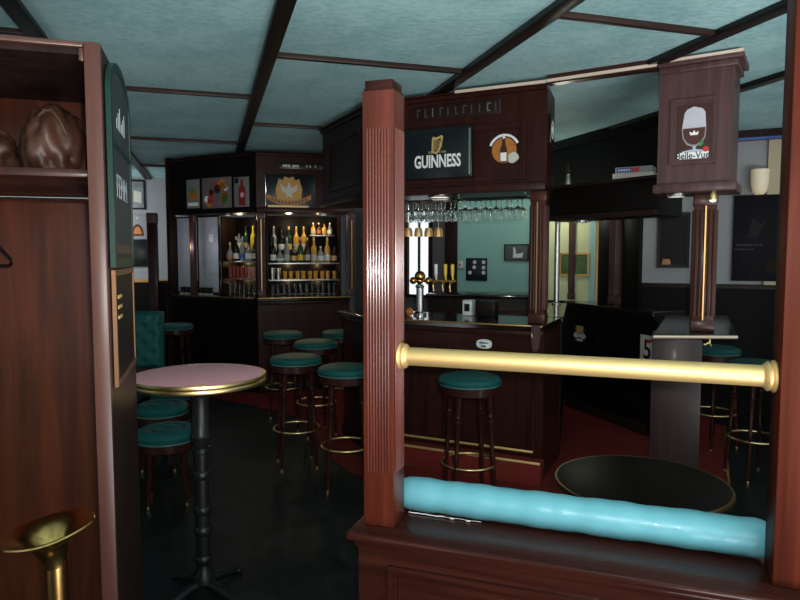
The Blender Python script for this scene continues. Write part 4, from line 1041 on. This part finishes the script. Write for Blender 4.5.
# short upper shelf with tins inside the larger bay
xs0 = SB.hit(311, 250)[0]; xs1 = SB.hit(336, 250)[0]
t = tag(MB().box(0, xs1-xs0, .0, .145, 0, .016, .002).build('small_shelf', M['steel']), 'short extra shelf high at the right of the larger bay', 'shelf'); t.location = SB.w(xs0, .11, 1.835); t.rotation_euler.z = SB.rz
for k in range(4):
    x = xs0+.05+(xs1-xs0-.1)*k/3
    bottle((('squat', 'amberglass', 'cardboard', 'brass'), ('squat', 'brownglass', 'orange', 'brass'), ('squat', 'amberglass', 'goldprint', 'blackp'), ('squat', 'paleglass', 'white', 'steel'))[k], '%s miniature bottle, %s along the short high shelf of larger bay' % (('amber', 'brown', 'honey', 'clear')[k], ordn[k]), 'miniatures on the short shelf', SB.w(x, .17, 1.852), 0, .62)
ag = None
for k in range(11):
    x = b0+.07+(b1-b0-.14)*k/10
    lab = 'amber-lit tumbler, %s from the left on the middle shelf of the larger bay' % ordn[k]
    if k < 2: lab = lab.replace('amber-lit', 'silvery')
    if k == 0: o = sg = tumbler(lab, 'tumblers of the larger bay', 'steel', .034, .14)
    elif k == 1: o = copy_tree(sg); o['label'] = lab
    elif k == 2: o = ag = tumbler(lab, 'tumblers of the larger bay', 'amberglass', .028, .10)
    else: o = copy_tree(ag); o['label'] = lab
    o.location = SB.w(x, .09+.05*(k % 2), shB[0]+.001)
for k in range(12):
    x = b0+.07+(b1-b0-.14)*k/11
    o = copy_tree(cg); o['label'] = 'clear beer glass, %s from the left at the foot of the larger bay' % ordn[k]
    o.location = SB.w(x, .09+.04*(k % 2), CT+.002)
# frosted panes left part of A
for pa, pb, lab in ((177, 191.5, 'narrow frosted pane at the far left end of the bar'), (198, 220, 'wider frosted pane left of the bottle bays')):
    xa_ = A.hit(pa, 250, .30)[0]; xb_ = A.hit(pb, 250, .30)[0]
    t = thing('frosted_pane', lab, 'pane', A.w(xa_, .30, CT+.001), A.rz, 'frosted panes on the far bar')
    MB().box(.015, xb_-xa_-.015, -.004, .004, .0, 2.085-CT).build('pane', M['frost'], t)
    b = MB(); b.frame(0, xb_-xa_, 0, 2.086-CT, .018, -.014, .014); b.build('frame', M['dark'], t)
x0, z0 = A.hit(211, 238, .28)
t = tag(MB().box(-.04, .04, -.004, 0, -.05, .05, .001).build('paper_notice', M['white']), 'small square cream notice stuck on the wider frosted pane', 'notice'); t.location = A.w(x0, .285, z0); t.rotation_euler.z = A.rz
dc = None
for k, px in enumerate((183, 187, 190.5, 201, 205.5, 210.5)):
    x0 = A.hit(px, 292, .15)[0]; lab = 'black coffee cup on white saucer, %s from the left by the frosted panes' % ordn[k]
    if dc is None:
        dc = o = thing('coffee_cup', lab, 'cup', (0, 0, 0), 0, 'cups by the frosted panes')
        MB().lathe([(0, .012), (.026, .012), (.032, .085), (.029, .085), (.023, .018), (0, .018)], seg=18).build('cup', M['blackp'], o)
        MB().lathe([(0, 0), (.03, 0), (.036, .010), (.034, .012), (.0, .009)], seg=20).build('saucer', M['whitegloss'], o)
    else: o = copy_tree(dc); o['label'] = lab
    o.location = A.w(x0, .15, CT+.001)

# ------------------------------------------------------------------ things on the overhead shelf
x_, _ = G.hit(633, 178, .10)
t = thing('boxed_game', 'white boxed set with blue and red spine on the overhead shelf', 'box', G.w(x_, .12, GZ+.001), G.rz+math.radians(24))
MB().box(-.14, .14, -.07, .10, 0, .04, .002).build('lower_box', M['cardboard'], t)
b = MB(); b.box(-.125, .13, -.062, .09, .041, .085, .002); b.build('upper_box', M['wall_white'], t)
MB().box(-.11, -.015, -.0645, -.0622, .048, .078).build('blue_patch', M['blue'], t); MB().box(-.014, .04, -.0645, -.0622, .048, .078).build('red_patch', M['red'], t)
b = MB()
for k in range(5): b.box(-.10+k*.017, -.09+k*.017, -.0655, -.0646, .058, .068)
b.build('box_lettering', M['white'], t)
x_, _ = G.hit(568, 180, .12)
t = thing('small_vase', 'small clear vase with a brown stopper on the overhead shelf', 'vase', G.w(x_, .12, GZ+.001), G.rz)
MB().lathe([(0, 0), (.028, 0), (.026, .01), (.020, .05), (.014, .085), (.016, .10)], seg=20).build('body', M['paleglass'], t)
MB().lathe([(0, .10), (.016, .10), (.014, .17), (.010, .178), (0, .18)], seg=16).build('stopper', M['brownglass'], t)

# ------------------------------------------------------------------ right wall things
x0, z1_ = WR.hit(658, 213, -.01); x1, z0_ = WR.hit(689, 268, -.01)
t = thing('framed_print', 'black framed dark print on the white wall', 'picture', WR.w(x0, -.002, z0_), WR.rz)
w_, h_ = x1-x0, z1_-z0_
MB().box(.02, w_-.02, -.012, 0, .02, h_-.02).build('print', M['screen'], t)
MB().frame(0, w_, 0, h_, .028, -.03, 0).build('frame', M['blackp'], t)
MB().plate([(w_*.15, h_*.06), (w_*.45, h_*.06), (w_*.4, h_*.16), (w_*.2, h_*.16)], -.0135, -.0122).build('amber_patch', M['amber'], t)
x0, z1_ = WR.hit(734, 196, -.01); x1, _ = WR.hit(783, 196, -.01); z0_ = WR.hit(757, 281, -.01)[1]
t = thing('dark_poster', 'large unframed black poster on the white wall beside the right post', 'poster', WR.w(x0, -.037, z0_), WR.rz)
w_, h_ = x1-x0, z1_-z0_
MB().box(0, w_, -.008, 0, 0, h_, .001).build('sheet', plain('black_poster_print', (.008, .007, .009), .6, spec=.1, var=.4, bscale=6), t)
b = MB()
for k in range(8): b.box(w_*(.08+.07*k), w_*(.13+.07*k), -.0092, -.0082, h_*.41, h_*.435)
for k in range(6): b.box(w_*(.05+.07*k), w_*(.10+.07*k), -.0092, -.0082, h_*.36, h_*.38)
b.build('faint_lettering', plain('dim_print', (.045, .042, .046), .6, spec=.1), t)
b = MB(); b.plate([(w_*.3, h_*.5), (w_*.5, h_*.5), (w_*.7, h_*.72), (w_*.55, h_*.66), (w_*.4, h_*.74)], -.0092, -.0082); b.build('faint_figure', plain('dim_figure', (.016, .015, .016), .6, spec=.1), t)
MB().plate([(w_*.72, h_*.1), (w_*.92, h_*.1), (w_*.92, h_*.25), (w_*.72, h_*.25)], -.0092, -.0082).build('brown_patch', plain('brown_patch_print', (.022, .010, .006), .6, spec=.1), t)
x0, z0 = WR.hit(760, 181, -.14)
t = thing('wall_sconce', 'cream bell-shaped wall lamp above the black poster', 'wall lamp', WR.w(x0, -.002, z0), WR.rz)
MB().box(-.035, .035, -.02, 0, -.06, .06, .005).build('back_plate', M['old_brass'], t)
MB().lathe([(.040, -.125), (.062, -.10), (.076, -.02), (.080, .11), (.076, .11), (.072, -.02), (.058, -.095), (.036, -.12), (0, -.12)], (0, -.12, 0), 28).build('shade', M['warm_lamp'], t)
b = MB(); b.tube([(0, -.02, -.03), (0, -.07, -.06), (0, -.12, -.137)], .008, 8); b.build('arm', M['old_brass'], t)
xa_ = WR.hit(768, 160)[0]
struct(MB().box(xa_, xa_+.6, -.035, -.001, DADO+.021, CEIL-.002).build('wall_right_pilaster', M['wall_beige'], loc=WR.o, rz=WR.rz))
xa_ = WR.hit(736, 128)[0]
struct(MB().box(xa_-1.2, WR.L-.05, -.09, -.036, CEIL-.10, CEIL-.002).build('trim_%d' % tn, M['dark'], loc=WR.o, rz=WR.rz)); tn += 1
struct(MB().box(xa_, WR.L-.05, -.098, -.0905, CEIL-.10, CEIL-.075).build('trim_%d' % tn, M['blue'], loc=WR.o, rz=WR.rz)); tn += 1
# left far wall things
def lw(label, name, pxa, pxb, pya, pyb):
    xa_, z1_ = BL.hit(pxa, pya, -.01); xb_, z0_ = BL.hit(pxb, pyb, -.01)
    return thing(name, label, 'poster', BL.w(xa_, -.002, z0_), BL.rz), xb_-xa_, z1_-z0_
t, w_, h_ = lw('upper grey poster on the far left wall', 'wall_poster', 122, 145, 180, 209)
MB().box(0, w_, -.012, 0, 0, h_, .002).build('sheet', plain('grey_poster', (.20, .22, .22), .5, var=.6, bscale=9), t); MB().frame(-.01, w_+.01, -.01, h_+.01, .025, -.02, 0).build('frame', M['blackp'], t); MB().plate([(w_*.5, h_*.25), (w_*.85, h_*.2), (w_*.85, h_*.6), (w_*.5, h_*.65)], -.0135, -.0122).build('figure_print', M['cardboard'], t)
t, w_, h_ = lw('lower poster with a red and gold arch on the far left wall', 'wall_poster', 122, 147, 214, 239)
MB().box(0, w_, -.012, 0, 0, h_, .002).build('sheet', M['wall_white'], t)
MB().plate([(w_*.62+.26*w_*math.cos(PI*k/12), h_*.12+.48*h_*math.sin(PI*k/12)) for k in range(13)], -.014, -.0122).build('arch_print', M['brownprint'], t)
MB().plate([(w_*.62+.16*w_*math.cos(PI*k/12), h_*.2+.30*h_*math.sin(PI*k/12)) for k in range(13)], -.016, -.0142).build('red_print', M['orange'], t)
MB().plate(circ(w_*.05, 12, w_*.62, h_*.85), -.014, -.0122).build('seal_print', M['frost'], t)
t, w_, h_ = lw('plain black panel low on the far left wall', 'wall_board', 122, 148, 240, 266)
MB().box(0, w_, -.02, 0, 0, h_, .003).build('panel', M['signblack'], t); MB().frame(-.01, w_+.01, -.01, h_+.01, .02, -.03, 0).build('frame', M['blackp'], t)
t['category'] = 'board'
p = at(153, 250, 8.6)
t = thing('booth_post', 'grey-brown booth post in front of the far left wall', 'post', (p.x, p.y, 0), .2)
zt = at(153, 213, 8.6).z
MB().box(-.06, .06, -.06, .06, 0, zt-.14, .004).build('shaft', M['bar'], t); MB().box(-.065, .065, -.065, .065, zt-.139, zt, .006).build('cap', M['leather'], t)
p = at(150, 300, 8.75)
t = thing('booth_screen', 'low dark booth screen beside the grey-brown post', 'partition', (p.x, p.y, 0), .2)
MB().box(.05, 1.0, -.03, .03, 0, 1.22, .004).build('panel', M['dark'], t); MB().box(.05, 1.0, -.045, .045, 1.221, 1.25, .004).build('cap_rail', M['pil'], t)

# ------------------------------------------------------------------ lamps in the room and added fill lights
def downlight(label, p, r=.05):
    t = thing('downlight', label, 'lamp', p, 0, 'downlights under the canopies')
    MB().lathe([(r, 0), (r+.012, 0), (r+.012, -.012), (r, -.016)], seg=24).build('ring', M['chrome'], t)
    MB().lathe([(0, -.004), (r, -.004), (r, -.010), (0, -.012)], seg=24).build('lens', M['lamp'], t)
x_, _ = D.hit(440, 203, .12); downlight('round downlight under the long canopy above the beer tower', D.w(x_, .115, CZ0-.001), .07)
x_, _ = P.hit(668, 190, .1); downlight('round downlight under the hanging cabinet', P.w(.10, .10, PZ0-.056), .05)
x_, _ = SA.hit(228, 224, .08); downlight('round downlight over the left bottle bay', A.w(A.hit(228, 222, .2)[0], .2, 2.089), .05)
downlight('round downlight over the larger bottle bay', B.w(B.hit(323, 222, .2)[0], .2, 2.089), .05)
downlight('round downlight under the overhead shelf', G.w(.25, .15, 1.869), .05)
t = thing('cabinet_spot', 'small brass spotlight under the hanging cabinet beside the column', 'lamp', P.w(P.hit(713, 195, .02)[0], .02, PZ0-.056), P.rz)
MB().lathe([(0, 0), (.018, 0), (.024, -.02), (.026, -.05), (.022, -.05)], seg=18).build('housing', M['brass'], t); MB().lathe([(0, -.049), (.022, -.049), (.015, -.06), (0, -.064)], seg=16).build('bulb', M['lamp'], t)

def light(name, kind, loc, power, col=(1, 1, 1), size=.1, rot=None, sy=None, spot=None, target=None):
    d = bpy.data.lights.new(name, kind); d.energy = power; d.color = col
    if kind == 'AREA':
        d.size = size
        if sy: d.shape = 'RECTANGLE'; d.size_y = sy
    else: d.shadow_soft_size = size
    if spot: d.spot_size = math.radians(spot); d.spot_blend = .6
    o = bpy.data.objects.new(name, d); COL.objects.link(o); o.location = loc
    if target is not None: o.rotation_euler = (Vector(target)-Vector(loc)).to_track_quat('-Z', 'Y').to_euler()
    return o
light('camera_flash', 'SPOT', (.06, -.02, 1.66), 190, (1, .97, .93), .025, spot=105, target=(.5, 5, 2.2)).data.spot_blend = 1.0
light('street_daylight', 'AREA', (1.4, -3.45, 1.5), 6, (.88, .96, 1.0), 4.6, sy=1.9, target=(1.4, 3, 1.9))
light('ceiling_fill', 'AREA', (2.3, -1.5, .03), 600, (.95, .98, 1.0), 3.6, sy=2.8, target=(2.3, -1.5, 3))  # added unseen fill at floor level, facing up to brighten the ceiling
light('ceiling_fill', 'AREA', (-4.9, -2.0, .03), 190, (.95, .98, 1.0), 4.0, sy=2.2, target=(-4.9, -2.0, 3))  # second added upward fill for the ceiling, on the left
light('bar_work_lamp', 'AREA', (.55, 6.4, 2.72), 9, (.95, 1.0, .97), .6, target=(.75, 7.5, 1.6))
light('lime_wall_fill', 'POINT', (1.66, 6.72, 2.08), 5, (1.0, .96, .80), .08)  # added fill without a fixture, brightens the lime wall
light('bay_lamp', 'POINT', tuple(SA.w((a0+a1)/2, .03, 2.03)), 2.2, (1.0, .80, .50), .03)
for q_ in (.3, .72): light('bay_lamp', 'POINT', tuple(SB.w(b0+(b1-b0)*q_, .03, 2.04)), 2.2, (1.0, .78, .46), .03)
for F_, xx0, xx1, zz in ((SA, a0, a1, shA), (SB, b0, b1, shB)):
    for z_ in zz:
        for q_ in (.3, .72): light('shelf_lamp', 'POINT', tuple(F_.w(xx0+(xx1-xx0)*q_, .215, z_-.03)), .75, (1.0, .74, .32), .012)
light('pane_lamp', 'POINT', tuple(A.w(A.hit(199, 222, .2)[0], .02, 1.7)), 1.6, (.9, .92, 1.0), .05)
light('end_wall_fill', 'AREA', (-4.7, 8.75, 1.9), 26, (.9, .95, 1.0), 1.0, target=(-4.45, 9.9, 1.75))  # added fill aimed at the far left wall; no window stands here
light('right_wall_fill', 'AREA', (4.15, 4.7, 1.9), 6, (.88, .94, 1.0), 1.0, target=(3.0, 6.6, 1.9))  # added fill for the right wall; the side wall has no opening

wd = bpy.data.worlds.new('World'); scn.world = wd; wd.use_nodes = True
wd.node_tree.nodes['Background'].inputs['Color'].default_value = (.75, .85, 1, 1); wd.node_tree.nodes['Background'].inputs['Strength'].default_value = .3

cam = bpy.data.cameras.new('camera'); cam.sensor_width = 36; cam.lens = 36*FOC/800; cam.clip_start = .05
co = bpy.data.objects.new('camera', cam); COL.objects.link(co); co.location = (0, 0, EYE); co.rotation_euler = (PI/2-PITCH, 0, 0)
scn.camera = co
scn.view_settings.view_transform = 'Standard'; scn.view_settings.look = 'None'; scn.view_settings.gamma = 1; scn.view_settings.use_curve_mapping = False
scn.view_settings.exposure = 0.0
